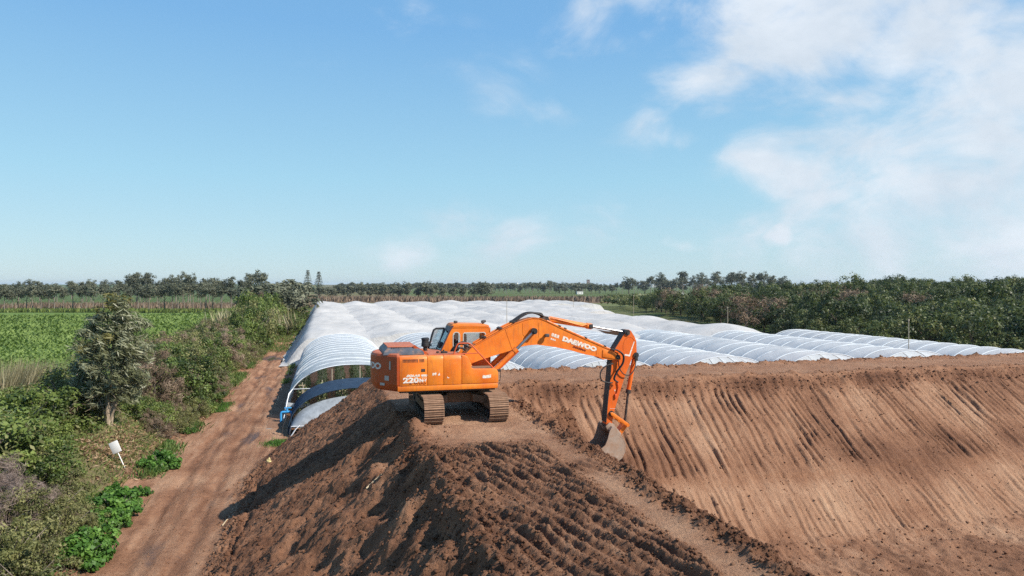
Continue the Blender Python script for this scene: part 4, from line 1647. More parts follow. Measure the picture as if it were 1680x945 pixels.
    m.build('small_sticker', M_decal, arm)['kind'] = 'stuff'
    m = MB()
    arcp = []
    for k in range(13):
        t = R(200 - 15 * k)
        arcp.append((6.13 + .24 * math.cos(t), -YA - .001, 2.10 + .34 * math.sin(t)))
    m.tube(arcp, .006, 4)
    m.build('weld_seam', MATS['weld'], arm)
    for (px_, pz_, rr) in ((6.05, 2.60, .10), (6.38, 1.80, .10), (5.45, -.20, .10), (5.37, -.62, .10), (5.655, 1.765, .11)):
        m = MB()
        m.cyl((px_, -YA - .04, pz_), (px_, YA + .04, pz_), rr, 18)
        m.cyl((px_, -YA - .06, pz_), (px_, YA + .06, pz_), rr * .5, 12)
        m.build('pin_boss', M_dark, arm)
    hose([(5.72, -.24, 1.80), (5.70, -.27, 1.45), (5.86, -.27, 1.18), (6.10, -.26, 1.12), (6.30, -.22, 1.30), (6.42, -.1, 1.55), (6.44, 0, 1.70)], .018, arm)
    m = MB()
    m.tube([(5.66, -.22, .92), (5.70, -.22, .70), (5.60, -.22, .35)], .02, 6)
    m.box((5.60, -.22, .40), (.07, .05, .16), None, .01)
    m.build('oil_pipe', MATS['red_rail'], arm)
    # bucket cylinder
    a, b, cpt = Vector((6.42, 0, 1.78)), Vector((6.17, 0, .48)), Vector((6.04, 0, -.62))
    d = (b - a).normalized()
    m = MB()
    m.cyl(a + d * .12, b, .075, 18)
    m.cyl(b - d * .12, b + d * .02, .09, 16)
    m.cyl(a + Vector((0, -.09, 0)), a + Vector((0, .09, 0)), .10, 14)
    cy = m.build('bucket_cylinder', orange_arm, root)
    m = MB()
    m.cyl(b, cpt, .042, 12)
    m.build('cylinder_rod', M_dark, cy)
    m = MB()
    m.box(a + Vector((.03, 0, -.12)), (.12, .2, .16), Matrix.Identity(4), .02)
    m.cyl(b - d * .10, b + d * .04, .095, 14)
    m.build('gland', M_dark, cy)
    # links
    for yy in (-.25, .25):
        m = MB()
        v0, v1 = Vector((5.45, 0, -.20)), Vector((6.04, 0, -.62))
        dd_ = (v1 - v0).normalized()
        nn = Vector((-dd_.z, 0, dd_.x)) * .06
        m.prism([(v0 + nn).xz, (v1 + nn).xz, (v1 + dd_ * .08).xz, (v1 - nn).xz, (v0 - nn).xz, (v0 - dd_ * .08).xz], yy - .03, yy + .03, .008)
        m.build('side_link', orange, root)
    m = MB()
    v0, v1 = Vector((6.04, 0, -.62)), Vector((5.74, 0, -.98))
    dd_ = (v1 - v0).normalized()
    nn = Vector((-dd_.z, 0, dd_.x)) * .07
    m.prism([(v0 + nn).xz, (v1 + nn).xz, (v1 + dd_ * .06).xz, (v1 - nn).xz, (v0 - nn).xz, (v0 - dd_ * .08).xz], -.17, .17, .01)
    m.cyl((6.04, -.29, -.62), (6.04, .29, -.62), .06, 12)
    m.build('bucket_link', orange, root)

    # ---- bucket
    WB = .56
    outer = [(5.58, -.86), (5.74, -1.0), (5.83, -1.2), (5.82, -1.45), (5.70, -1.68), (5.48, -1.82), (5.20, -1.84), (4.92, -1.66), (4.62, -1.42)]
    rim = [(4.62, -1.42), (4.90, -1.34), (5.08, -1.20), (5.17, -1.0), (5.24, -.74), (5.33, -.58), (5.44, -.58)]
    m = MB()
    side = rim + [(5.58, -.80)] + outer[1:-1]
    for yy in (-WB, WB - .03):
        m.prism(side, yy, yy + .03)
    # curved back as a plate
    o0 = len(m.v)
    t_ = .03
    for (p, nrm_) in [(Vector(outer[i]), None) for i in range(len(outer))]:
        pass
    n = len(outer)
    ctr = Vector((5.2, -1.2))
    ring = []
    for p in outer:
        q = Vector(p)
        inn = q + (ctr - q).normalized() * t_
        ring.append([(q.x, -WB - .004, q.y), (q.x, WB + .004, q.y), (inn.x, WB + .004, inn.y), (inn.x, -WB - .004, inn.y)])
    m.loft(ring)
    # top cross plate with ears
    m.prism([(5.40, -.62), (5.62, -.84), (5.58, -.90), (5.30, -.72)], -WB + .02, WB - .02)
    for yy in (-.26, .22):
        m.prism([(5.22, -.62), (5.36, -.50), (5.50, -.55), (5.80, -.90), (5.76, -1.05), (5.60, -.98), (5.3, -.8)], yy, yy + .04, .006)
    bu = m.build('bucket', M_bucket, root, .5)
    bu['label'] = 'worn earth-grey steel bucket biting into the inner slope'
    for k in range(5):
        yy = -WB + .09 + k * (2 * WB - .18) / 4
        m = MB()
        p0 = Vector((4.66, yy, -1.42))
        dirv = Vector((-.80, 0, .45)).normalized() * .0 + Vector((-.9, 0, .36)).normalized()
        p1 = p0 + dirv * .22
        up_ = Vector((.36, 0, .9)).normalized()
        rings_ = []
        for (pp_, hw, hh) in ((p0 - dirv * .08, .055, .05), (p0 + dirv * .08, .05, .04), (p1, .035, .008)):
            rings_.append([tuple(pp_ + Vector((0, sx * hw, 0)) + up_ * sz * hh) for sx, sz in ((-1, -1), (1, -1), (1, 1), (-1, 1))])
        m.loft(rings_)
        m.build('bucket_tooth', M_bucket, bu)
    return root


MATS['hoop_film'] = plain('film_drawn_over_hoop', (.62, .66, .69), .8, 0, .1, .1, 3)
MATS['grey_sheet'] = plain('grey_plastic_sheet', (.24, .265, .29), .45, 0, .4, .3, 3)
MATS['faded_sticker'] = plain('faded_sticker', (.46, .42, .38), .7, 0, .2, .25, 40)
MATS['red_rail'] = plain('red_orange_rail', (.55, .085, .02), .5, 0, .4, .25, 8)
MATS['window_seal'] = plain('grey_window_seal', (.50, .48, .44), .7, 0, .3, .1, 10)
MATS['plum_trim'] = plain('dark_plum_trim', (.06, .035, .045), .5, 0, .4, .2, 8)
MATS['lamp_housing'] = plain('lamp_housing', (.07, .06, .06), .5, 0, .4, .3, 20)
MATS['weld'] = plain('weld_line', (.30, .07, .012), .6, 0, .3, .2, 20)
build_excavator()

# ------------------------------------------------------------------ tunnels
def arch(t, hw, hh):
    """t 0..1 from the left foot over the top to the right foot"""
    a = math.pi * (1 - t)
    return hw * math.copysign(abs(math.cos(a)) ** .86, math.cos(a)), hh * abs(math.sin(a)) ** .80


def polytunnel(uc, v0, v1, hw, hh, label, seed, hoop_gap=2.0, front=False):
    x, y = uv2w(uc, v0)
    root = empty('polytunnel', (x, y, 0), TH)
    tag(root, label, 'polytunnel', 'film tunnels between the bank and the white nets')
    Lg = v1 - v0
    nh = int(round(Lg / hoop_gap))
    nv = nh * 8 + 1
    na = 44
    rs = np.random.RandomState(seed)
    ts = np.linspace(0, 1, na)
    AX = np.array([arch(t, 1, 1) for t in ts])
    vs = np.linspace(0, Lg, nv)
    T, V = np.meshgrid(ts, vs)
    fr = (V / hoop_gap) % 1.0
    sag = .055 * np.sin(np.pi * fr) ** 1.2 + .018 * fbm(T * 14 + seed, V * .7, 3, 200 + seed) + .03 * fbm(T * 3 + seed, V * .25, 2, 220 + seed)
    r = 1 - sag * (.6 + .4 * np.sin(np.pi * T)) * .5
    X = AX[:, 0][None] * hw * r
    Z = AX[:, 1][None] * hh * r
    lift = .12 + .10 * fbm(V[:, :1] * .3, V[:, :1] * 0 + seed, 2, 230) if not front else .0
    Z = np.maximum(Z, 0.04)
    Vv = V + 0 * X
    if front:
        Vv = V - .35 * np.exp(-V / .8) * np.sin(np.pi * T) * .3
    me = np_mesh('cover', np.stack([X, Vv, Z], -1).reshape(-1, 3), grid_faces(na, nv), film, smooth=True)
    mesh_obj('cover', me, root)
    hp = MB()
    hp.tube([(arch(t, hw - .0, hh - .0)[0], 0, max(.0, arch(t, hw, hh)[1])) for t in np.linspace(0, 1, 33)], .034, 6)
    hme = hp.mesh('hoop', MATS['hoop_film'], .6)
    st = MB()
    st.tube([(arch(t, hw + .022, hh + .022)[0], 0, max(.0, arch(t, hw + .022, hh + .022)[1])) for t in np.linspace(0, 1, 33)], .015, 5)
    sme = st.mesh('strap', MATS['white_strap'], .6)
    for k in range(nh + 1):
        o = mesh_obj('hoop', hme, root)
        o.location = (0, k * hoop_gap * Lg / (nh * hoop_gap), -.012)
        if k < nh and rs.rand() < .15:
            o = mesh_obj('strap', sme, root)
            o.location = (0, (k + .12 + .08 * rs.rand()) * hoop_gap, .0)
            o.rotation_euler = (0, 0, R(rs.uniform(-1.6, 1.6)))
    return root


MATS['white_strap'] = plain('white_strap', (.60, .63, .65), .9, 0, .05, .05)
TUN = [-5.0, 3.5, 12.0, 20.4, 28.6, 36.6, 44.6]
TL = ['open-ended film tunnel beside the dirt road, plant rows showing inside', 'film tunnel seen behind the counterweight and engine hood',
      'film tunnel seen under the boom of the excavator', 'film tunnel seen on both sides of the excavator arm',
      'film tunnel just right of the excavator arm', 'second film tunnel in from the orchard edge', 'film tunnel at the foot of the orchard, farthest right of the row']
tun_roots = []
for k, uc in enumerate(TUN):
    v1_ = 45.0 if k < 2 else (43.0 if k < 5 else 39.5)
    v0_ = 16.7 if k < 2 else 15.0 if k < 6 else 12.5
    tun_roots.append(polytunnel(uc, v0_, v1_, 4.0 if k == 0 else 4.16, 3.25, TL[k], k + 1, 2.0, k == 0))

# front frame of the open tunnel
fr_root = tun_roots[0]
m = MB()
m.tube([(-3.55, -.02, 1.82), (3.55, -.02, 1.82)], .03, 6)
m.tube([(-3.55, -.02, 1.82), (-3.75, -.3, 1.6), (-4.05, -.9, .05)], .03, 6)
m.build('end_rail', M_galv, fr_root)
for xx in (-2.9, -1.2, .5, 2.2):
    m = MB()
    m.tube([(xx, .0, 0), (xx, .0, arch(.5 + xx / 9.5, 4.0, 3.25)[1] * .98)], .035, 6)
    m.build('end_post', M_wood, fr_root)
m = MB()
rs_ = random.Random(4)
pts = []
for k in range(15):
    t = k / 14
    pts.append([(-3.9 + 2.2 * t, -.06 - .1 * rs_.random(), 1.02 + .05 * rs_.random() - .25 * t), (-3.9 + 2.2 * t, -.05 - .12 * rs_.random(), .80 - .45 * t * rs_.random())])
o_ = len(m.v)
for a, b in pts:
    m.v += [a, b]
m.f += [(2 * k, 2 * k + 2, 2 * k + 3, 2 * k + 1) for k in range(14)]
m.build('torn_end_film', film, fr_root)

# ---- leaves as many small faces
def leaves(centres, axis, side, length, width):
    """diamond leaves; centres (n,3), axis and side unit vectors, sizes (n,)"""
    a = axis * (length / 2)[:, None]
    b = side * (width / 2)[:, None]
    V = np.stack([centres - a, centres + b - a * .1, centres + a, centres - b - a * .1], 1)
    return V.reshape(-1, 3)


def unit(v):
    return v / np.maximum(np.linalg.norm(v, axis=-1, keepdims=True), 1e-9)


def leaf_cloud(rs, clumps, radii, per, length, width, bias=None, out=.6, wind=None, tint0=None, squash=.8, lenvar=.4):
    """clumps (k,3): leaves round each clump centre. Returns verts, faces, tint"""
    k = len(clumps)
    n = k * per
    ci = np.repeat(np.arange(k), per)
    d = unit(rs.normal(size=(n, 3)))
    rad = radii[ci] * rs.rand(n) ** .45
    p = clumps[ci] + d * rad[:, None] * np.array([1, 1, squash])
    if bias is not None:
        nr = unit(d * out + rs.normal(size=(n, 3)) * .55 + bias)
    else:
        nr = unit(d * out * 1.5 + rs.normal(size=(n, 3)) * .42 + np.array([0, 0, .5]))
    t = rs.normal(size=(n, 3))
    if wind is not None:
        t = t * .55 + np.array(wind)
    ax = unit(t - nr * (t * nr).sum(1)[:, None])
    sd = np.cross(nr, ax)
    ln = length * (1 - lenvar + 2 * lenvar * rs.rand(n))
    V = leaves(p, ax, sd, ln, ln * width / length)
    ct = rs.rand(k) if tint0 is None else tint0
    tint = np.clip(.70 * ct[ci] + .30 * rs.rand(n), 0, 1)
    F = np.arange(n * 4).reshape(-1, 4)
    return V, F, np.repeat(tint, 4)


def cat_mesh(name, parts, m):
    V = np.concatenate([p[0] for p in parts])
    off = 0
    F, T = [], []
    for v, f, t in parts:
        F.append(f + off)
        T.append(t)
        off += len(v)
    return np_mesh(name, V, np.concatenate(F), m, {'tint': np.concatenate(T)})


def dome_clumps(rs, k, rx, ry, rz, cz, inner=.55, low=-.35):
    """clump centres spread through a crown, most near its surface"""
    out = []
    while len(out) < k:
        d = unit(rs.normal(size=3))
        if d[2] < low:
            continue
        q = (inner + (1 - inner) * rs.rand()) * (.85 + .3 * rs.rand())
        out.append((d[0] * rx * q, d[1] * ry * q, cz + d[2] * rz * q))
    return np.array(out)


L_orch = leaf_material('orchard_leaf', (.024, .036, .014), (.066, .090, .030), (.15, .17, .058), (.22, .21, .09), .28, .5, .5)
L_euc = leaf_material('eucalyptus_leaf', (.055, .062, .026), (.15, .16, .078), (.31, .315, .20), None, .22, .42, .2, .5)
L_eucy = leaf_material('yellow_tip_leaf', (.11, .11, .035), (.19, .175, .055), (.27, .245, .10), None, .3, .5, .1)
L_far = leaf_material('far_tree_leaf', (.055, .064, .042), (.11, .12, .076), (.18, .185, .125), None, .15, .7, .5)
L_bram = leaf_material('bramble_leaf', (.030, .048, .012), (.105, .150, .034), (.235, .285, .075), None, .3, .5, .35)
L_olive = leaf_material('olive_scrub_leaf', (.055, .062, .020), (.15, .158, .052), (.28, .265, .11), None, .25, .6, .35)
L_weed = leaf_material('bright_weed_leaf', (.03, .075, .014), (.075, .17, .028), (.16, .29, .055), None, .35, .5, .2)
L_dry = leaf_material('dry_scrub_twig', (.09, .062, .042), (.21, .15, .105), (.34, .26, .19), None, .1, .9, .3, .1)
L_mauve = leaf_material('mauve_dry_twig', (.11, .08, .068), (.22, .168, .142), (.34, .27, .235), None, .1, .9, .25, .1)
L_straw = leaf_material('straw_reed', (.16, .14, .075), (.31, .27, .155), (.48, .43, .28), None, .25, .7, .25, .1)
L_crop = leaf_material('crop_leaf', (.085, .125, .028), (.15, .215, .05), (.23, .30, .088), None, .3, .55, .0)
L_grass = leaf_material('verge_grass', (.04, .07, .015), (.085, .14, .03), (.17, .22, .07), None, .3, .6, .2)
L_cane = leaf_material('tunnel_plant_leaf', (.09, .115, .05), (.19, .22, .105), (.31, .34, .19), None, .35, .6, .2)
B_euc = bark_material('eucalyptus_bark', (.20, .15, .10), (.42, .34, .25))
B_dark = bark_material('dark_bark', (.05, .04, .03), (.13, .10, .075))
B_grey = bark_material('grey_bark', (.12, .10, .08), (.26, .22, .18))

# ---- plant rows inside the open tunnel
def plant_rows():
    for k in range(6):
        u = -8.0 + k * 1.22
        x, y = uv2w(u, 17.0)
        root = empty('plant_row', (x, y, 0), TH)
        tag(root, ['leftmost', 'second', 'third', 'fourth', 'fifth', 'rightmost'][k] + ' staked plant row inside the open-ended film tunnel, counted from the road', 'plant row', 'plant rows in the open tunnel')
        rs = np.random.RandomState(50 + k)
        ln = 16.0
        hgt = 2.15 - .25 * abs(k - 2.5) / 2.5
        n = 46
        cl = np.stack([rs.normal(0, .10, n * 6), np.tile(np.linspace(0, ln, n), 6), np.repeat(np.linspace(.25, hgt, 6), n)], -1)
        me = cat_mesh('foliage', [leaf_cloud(rs, cl, np.full(len(cl), .28), 15, .19, .09)], L_cane)
        mesh_obj('foliage', me, root)
        sp = MB()
        sp.tube([(0, 0, 0), (0, 0, hgt + .28)], .032, 6)
        sme = sp.mesh('stake', M_wood)
        for j in range(8):
            o = mesh_obj('stake', sme, root)
            o.location = (.02 * rs.normal(), .05 + j * 2.1, 0)
        for z in (.55, 1.05, 1.55, 2.0):
            if z > hgt + .1:
                continue
            w = MB()
            for sx in (-.17, .17):
                w.tube([(sx, -.05, z), (sx, ln, z)], .014, 4)
            w.tube([(-.20, -.05, z), (.20, -.05, z)], .022, 4)
            w.tube([(-.20, 2.1, z), (.20, 2.1, z)], .022, 4)
            w.build('trellis_wire', M_stick, root)


plant_rows()

# ---- low navy tunnel half behind the bank
def navy_tunnel():
    x, y = uv2w(-4.6, 12.1)
    root = empty('net_tunnel', (x, y, 0), TH)
    tag(root, 'low navy blue net arch with slumped pale plastic front at the foot of the bank', 'net tunnel')
    hw, hh = 4.0, 2.45
    na, nv = 40, 9
    ts = np.linspace(0, 1, na)
    P = []
    for v in np.linspace(0, 4.1, nv):
        for t in ts:
            a, b = arch(t, hw, hh)
            q = 1 - .03 * math.sin(math.pi * v / 2.05) ** 2
            P.append((a * q, v, max(.03, b * q)))
    me = np_mesh('cover', P, grid_faces(na, nv), M_navy, smooth=True)
    mesh_obj('cover', me, root)
    for v in (0, 2.05, 4.1):
        h = MB()
        h.tube([(arch(t, hw - .02, hh - .02)[0], v, max(0, arch(t, hw - .02, hh - .02)[1])) for t in np.linspace(0, 1, 33)], .03, 6)
        h.build('hoop', M_navy, root)
    # slumped front sheet
    ns, nk = 30, 14
    P = []
    for j in range(nk):
        s = j / (nk - 1)
        for i in range(ns):
            t = i / (ns - 1)
            a, b = arch(t * .62, hw - .05, hh - .05)
            zt = b * .88 - .12
            px = a
            pz = zt * (1 - s) + (.55) * s if zt > .55 else zt
            py = .12 - .85 * math.sin(s * 1.5) + .05 * math.sin(9 * t + 3 * s)
            P.append((px + .1 * s, py, max(.05, pz + .03 * math.sin(23 * t) * s)))
    me = np_mesh('front_sheet', P, grid_faces(ns, nk), MATS['grey_sheet'], smooth=True)
    mesh_obj('front_sheet', me, root)
    h = MB()
    h.tube([(-3.8, -.75, .55), (-1.0, -.78, .56), (.5, -.78, .55)], .03, 6)
    h.build('front_rail', M_galv, root)
    h = MB()
    h.tube([(-3.35, -.9, .62), (-3.55, -1.0, .45), (-3.85, -1.1, 0)], .035, 6)
    h.build('bent_pole', M_galv, root)
    h = MB()
    h.boxr(-2.9, 1.0, -.72, -.66, .0, .30)
    h.build('lower_sheet', MATS['grey_sheet'], root)
    h = MB()
    h.tube([(-4.05, -.05, 1.0), (-4.25, -.2, .5), (-4.3, -.3, .02)], .03, 6)
    h.build('hanging_hose', M_black, root)


navy_tunnel()

# ---- blue pipe fitting
x, y = uv2w(-9.0, 15.9)
vr = empty('water_pipe', (x, y, 0), TH)
tag(vr, 'bright blue water pipe riser beside the open tunnel', 'pipe')
m = MB()
m.tube([(-.18, 0, 0), (-.18, 0, .48), (-.15, 0, .55), (-.08, 0, .58), (.35, 0, .58), (.42, 0, .55), (.44, 0, .48), (.44, 0, .30)], .07, 10)
m.build('riser', M_blue, vr)
m = MB()
m.cyl((.16, 0, .58), (.16, 0, .78), .065, 10)
m.box((.22, 0, .82), (.42, .09, .07), None, .015)
m.build('valve', M_blue, vr)

# ------------------------------------------------------------------ white netted tunnels
def net_row(uc, v0, v1, hw, label, seed, left_open=False, right_open=False, slope_front=True):
    x, y = uv2w(uc, v0)
    root = empty('netted_tunnel', (x, y, 0), TH)
    tag(root, label, 'netted tunnel', 'white netted tunnels beyond the film tunnels')
    Lg = v1 - v0
    na, nv = 40, max(24, int(Lg / 1.1))
    ts = np.linspace(-1, 1, na)
    vs = np.linspace(0, Lg, nv)
    T, V = np.meshgrid(ts, vs)
    zt = 2.75 + .52 * np.cos(T * np.pi / 2 * 1.0) ** 1.2
    zt = zt + .42 * fbm((T * hw + uc) * .11, (V + v0) * .07, 3, 300) + .16 * np.sin(V * 2 * np.pi / 11 + seed) * (1 - T * T)
    zt = zt + .05 * fbm(T * hw * .8, V * .8, 3, 301 + seed)
    X = T * hw
    Y = V.copy()
    # drape at the near end
    e = np.exp(-((V) / 1.6) ** 2)
    zt = zt - .35 * e
    if left_open:
        k = sst(-.35, -1.0, T)
        zt = zt * (1 - k ** 1.3) + .02
        X = X - .15 * k ** 2 + .25 * k * fbm(V * .6, T * 3, 2, 303)
    if right_open:
        k = sst(.55, 1.0, T)
        zt = zt * (1 - k ** 1.3 * .93) + .02
        X = X + .6 * k
    verts = [np.stack([X, Y, zt], -1)]
    F = [grid_faces(na, nv)]
    # front curtain
    nc = 12
    C = []
    for j in range(nc):
        s = j / (nc - 1)
        out = -1.5 * s ** 1.4
        z = zt[0] * (1 - s)
        C.append(np.stack([X[0] * (1 + .02 * s), Y[0] + out + .10 * fbm(X[0] * .9, X[0] * 0 + 2 * s, 3, 310 + seed) * s * 2, np.maximum(z, .02)], -1))
    C = np.array(C)
    B = []
    for j in range(4):
        s = j / 3
        B.append(np.stack([X[-1], Y[-1] + .6 * s, zt[-1] * (1 - s) + .02], -1))
    B = np.array(B)
    V_ = np.concatenate([verts[0].reshape(-1, 3), C.reshape(-1, 3), B.reshape(-1, 3)])
    Fs = np.concatenate([F[0], grid_faces(na, nc) + na * nv, grid_faces(na, 4) + na * nv + na * nc])
    me = np_mesh('net_cover', V_, Fs, net, smooth=True)
    mesh_obj('net_cover', me, root)
    n = max(2, int(Lg / 12))
    pm_ = MB()
    pm_.tube([(0, 0, 0), (0, 0, 2.9)], .05, 6)
    pme = pm_.mesh('support_post', M_wood)
    for k in range(n):
        o = mesh_obj('support_post', pme, root)
        o.location = (0, 2 + k * 12, 0)
    return root


blocks = [(47.5, 100, 6, 'first'), (104, 152, 7, 'middle'), (156, 187, 9, 'farthest')]
for bi, (v0, v1, n, nm) in enumerate(blocks):
    for k in range(n):
        first, last = k == 0, k == n - 1
        ordw = ['', 'second', 'third', 'fourth', 'fifth', 'sixth', 'seventh', 'eighth']
        where = 'along the dirt road' if first else ('along the orchard' if last else ordw[k] + ' from the dirt road')
        net_row(-6.4 + 9 * k, v0 if not (bi == 0 and k >= 4) else 40.5, v1, 4.52, f'white netted tunnel {where}, in the {nm} block back', 7 * bi + k, first, last)

# ------------------------------------------------------------------ poles
def pole(px, Y, ztop, label, r=.04, lean=0.0):
    X = (px - 840) / 1150 * Y
    u, v = w2uv(X, Y)
    m = MB()
    m.tube([(0, 0, -.1), (lean * ztop, 0, ztop)], [r, r * .8], 8)
    m.box((lean * ztop, 0, ztop - .12), (.10, .10, .16), None, .01)
    o = m.build('pole', M_wood)
    o.location = (X, Y, gz(u, v))
    tag(o, label, 'pole', 'tall thin poles among the tunnels')


pole(831.5, 95, 6.5, 'thin grey pole rising from the white nets behind the boom')
pole(941, 154, 5.9, 'thin grey pole at the far corner of the white nets')
pole(1039.5, 130, 6.4, 'thin grey pole above the arm, between nets and orchard')
pole(1194, 89, 5.5, 'thin grey pole at the right edge of the white nets')
pole(1491, 60.5, 5.3, 'grey pole standing before the orchard at the film tunnels')

# ------------------------------------------------------------------ vegetation
def copy_thing(src, loc, rz, scale, label, cat, group):
    r = src.copy()
    COL.objects.link(r)
    r.location = loc
    r.rotation_euler = (0, 0, rz)
    r.scale = scale if isinstance(scale, tuple) else (scale, scale, scale)
    tag(r, label, cat, group)
    for ch in PARTS.get(src.name, []):
        c = ch.copy()
        COL.objects.link(c)
        c.parent = r
        if c.name.startswith(('dead_twigs', 'foliage', 'crown')):
            c['kind'] = 'stuff'
    return r


PARTS = {}


def proto(name, parts):
    """a hidden-from-nothing prototype: kept unlinked, only its copies are linked"""
    o = bpy.data.objects.new(name, None)
    kids = []
    for nm, me in parts:
        k = bpy.data.objects.new(nm, me)
        kids.append(k)
    PARTS[o.name] = kids
    return o


def tree_trunk(h, r, lean=(0, 0), limbs=4, seed=0, spread=1.2, barkm=None, up=.75):
    rnd = random.Random(seed)
    m = MB()
    pts = [Vector((lean[0] * t * t * h, lean[1] * t * t * h, t * h)) + Vector((rnd.uniform(-.03, .03), rnd.uniform(-.03, .03), 0)) * h * .4 * (t > 0) for t in (0, .2, .4, .6, .8, 1)]
    pts[0].z = -.15
    m.tube(pts, [r * (1.25 - .95 * t) for t in (0, .2, .4, .6, .8, 1)], 8)
    for k in range(limbs):
        t = .35 + .5 * k / max(1, limbs)
        i = int(t * 5)
        p = pts[i].lerp(pts[i + 1], t * 5 - i)
        a = k * 2.4 + rnd.uniform(-.4, .4)
        d = Vector((math.cos(a), math.sin(a), up))
        q = p + d * spread * .5 + Vector((0, 0, .1))
        e = p + d * spread + Vector((0, 0, spread * .3))
        m.tube([p, q, e], [r * .5, r * .32, r * .12], 6)
    return m.mesh('trunk', barkm, .8)


# orchard trees: low dense domes
orch = []
for k in range(6):
    rs = np.random.RandomState(400 + k)
    rx, ry, rz = 3.0 + .5 * rs.rand(), 3.0 + .5 * rs.rand(), 2.3 + .6 * rs.rand()
    cl = dome_clumps(rs, 60, rx, ry, rz, 2.5, .55, -.55)
    ct = rs.rand(60) * .9
    me = cat_mesh('crown', [leaf_cloud(rs, cl, .55 + .45 * rs.rand(60), 42, .34, .19, None, .7, None, ct)], L_orch)
    orch.append(proto('orchard_tree', [('trunk', tree_trunk(2.8, .16, (.02, .03), 4, k, 1.4, B_dark)), ('crown', me)]))

rnd = random.Random(11)
places = []
for i in range(22):
    for j in range(46):
        u = 51.5 + i * 5.4 + rnd.uniform(-1.1, 1.1)
        v = -8 + j * 5.2 + rnd.uniform(-1.2, 1.2)
        X, Y = uv2w(u, v)
        if Y < 20:
            continue
        px, py = to_px(X, Y, gz(u, v) + 4)
        if px > 1760 or px < 925 or Y > 330:
            continue
        if u < 52 + max(0, (v - 40)) * .24:
            continue
        if 82 < u < 104 and 70 < v < 92:          # grassy clearing
            if rnd.random() < .8:
                continue
        places.append((Y, u, v, X))
places.sort()
near, rest = places[:290], places[290:]
for (Y, u, v, X) in near:
    s = rnd.uniform(.70, 1.15)
    copy_thing(orch[rnd.randrange(6)], (X, Y, gz(u, v)), rnd.uniform(0, 6.28), (s, s, s * rnd.uniform(.85, 1.2)), ('dark green orchard tree in the front rows by the film tunnels' if u < 62 and v < 60 else 'dark green orchard tree on the skyline of the right hillside' if u > 96 else 'dark green orchard tree at the far end beside the white nets' if v > 95 else 'dark green orchard tree halfway up the right hillside'), 'tree', 'orchard trees on the hillside')
if rest:
    rs = np.random.RandomState(77)
    cls = []
    for (Y, u, v, X) in rest:
        c = dome_clumps(rs, 10, 3, 3, 2.3, 2.5 + gz(u, v), .5, -.2) + np.array([X, Y, 0])
        cls.append(c)
    cls = np.concatenate(cls)
    me = cat_mesh('orchard_mass', [leaf_cloud(rs, cls, .8 + .5 * rs.rand(len(cls)), 26, .65, .4)], L_orch)
    tag(mesh_obj('orchard_mass', me), 'far part of the orchard, one dark green mass of crowns', 'orchard', kind='stuff')
print('orchard', len(near), len(rest))

# rusty dry bushes in the orchard
dryp = []
for k in range(3):
    rs = np.random.RandomState(440 + k)
    cl = dome_clumps(rs, 34, 1.9, 1.9, 1.6, 1.5, .4, -.5)
    me = cat_mesh('crown', [leaf_cloud(rs, cl, .4 + .4 * rs.rand(34), 40, .35, .06, None, .3)], L_dry)
    dryp.append(proto('bare_tree', [('trunk', tree_trunk(2.0, .09, (0, .05), 5, k, 1.2, B_grey)), ('crown', me)]))
for (px, Y) in ((1225, 112), (1270, 118), (1380, 132), (1405, 128), (1330, 140), (1160, 150), (1500, 110), (1100, 165)):
    X = (px - 840) / 1150 * Y
    u, v = w2uv(X, Y)
    copy_thing(dryp[rnd.randrange(3)], (X, Y, gz(u, v) + .6), rnd.uniform(0, 6), rnd.uniform(1.5, 2.1), 'rusty brown bare tree among the orchard crowns', 'tree', 'bare brown trees in the orchard')

# far tall trees with visible trunks
euc = []
for k in range(5):
    rs = np.random.RandomState(460 + k)
    n = 36
    cl = dome_clumps(rs, n, 2.0, 2.0, 2.7, 6.9, .3, -.8)
    cl[:, 0] *= .7 + .5 * rs.rand(n)
    me = cat_mesh('crown', [leaf_cloud(rs, cl, .55 + .4 * rs.rand(n), 44, .45, .2, None, .5)], L_far)
    euc.append(proto('eucalyptus_tree', [('trunk', tree_trunk(7.0, .15, (.02 * rs.normal(), 0), 5, 20 + k, 1.6, B_grey)), ('crown', me)]))


def far_tree(px, Y, h, label, group, wide=1.0, protos=euc):
    X = (px - 840) / 1150 * Y
    u, v = w2uv(X, Y)
    s = h / 9.6
    copy_thing(protos[rnd.randrange(len(protos))], (X, Y, gz(u, v)), rnd.uniform(0, 6.28), (s * wide, s * wide, s), label, 'tree', group)


px = -12
while px < 425:
    far_tree(px, rnd.uniform(214, 226), rnd.uniform(7.4, 9.8), 'grey-green tree with bare trunk in the row along the far edge of the crop field', 'tree row beyond the crop field', rnd.uniform(.95, 1.35))
    px += rnd.uniform(8, 17)
px = 215
while px < 430:
    far_tree(px, rnd.uniform(285, 320), rnd.uniform(12.5, 16) if rnd.random() < .5 else rnd.uniform(10, 13), 'tall tree rising behind the row along the crop field', 'tall trees behind the field row', rnd.uniform(.8, 1.1))
    px += rnd.uniform(9, 18)
px = -10
while px < 520:
    far_tree(px, rnd.uniform(330, 420), rnd.uniform(9, 12), 'distant tree seen through the gaps of the field row', 'distant trees on the left', rnd.uniform(1.0, 1.5))
    px += rnd.uniform(12, 24)

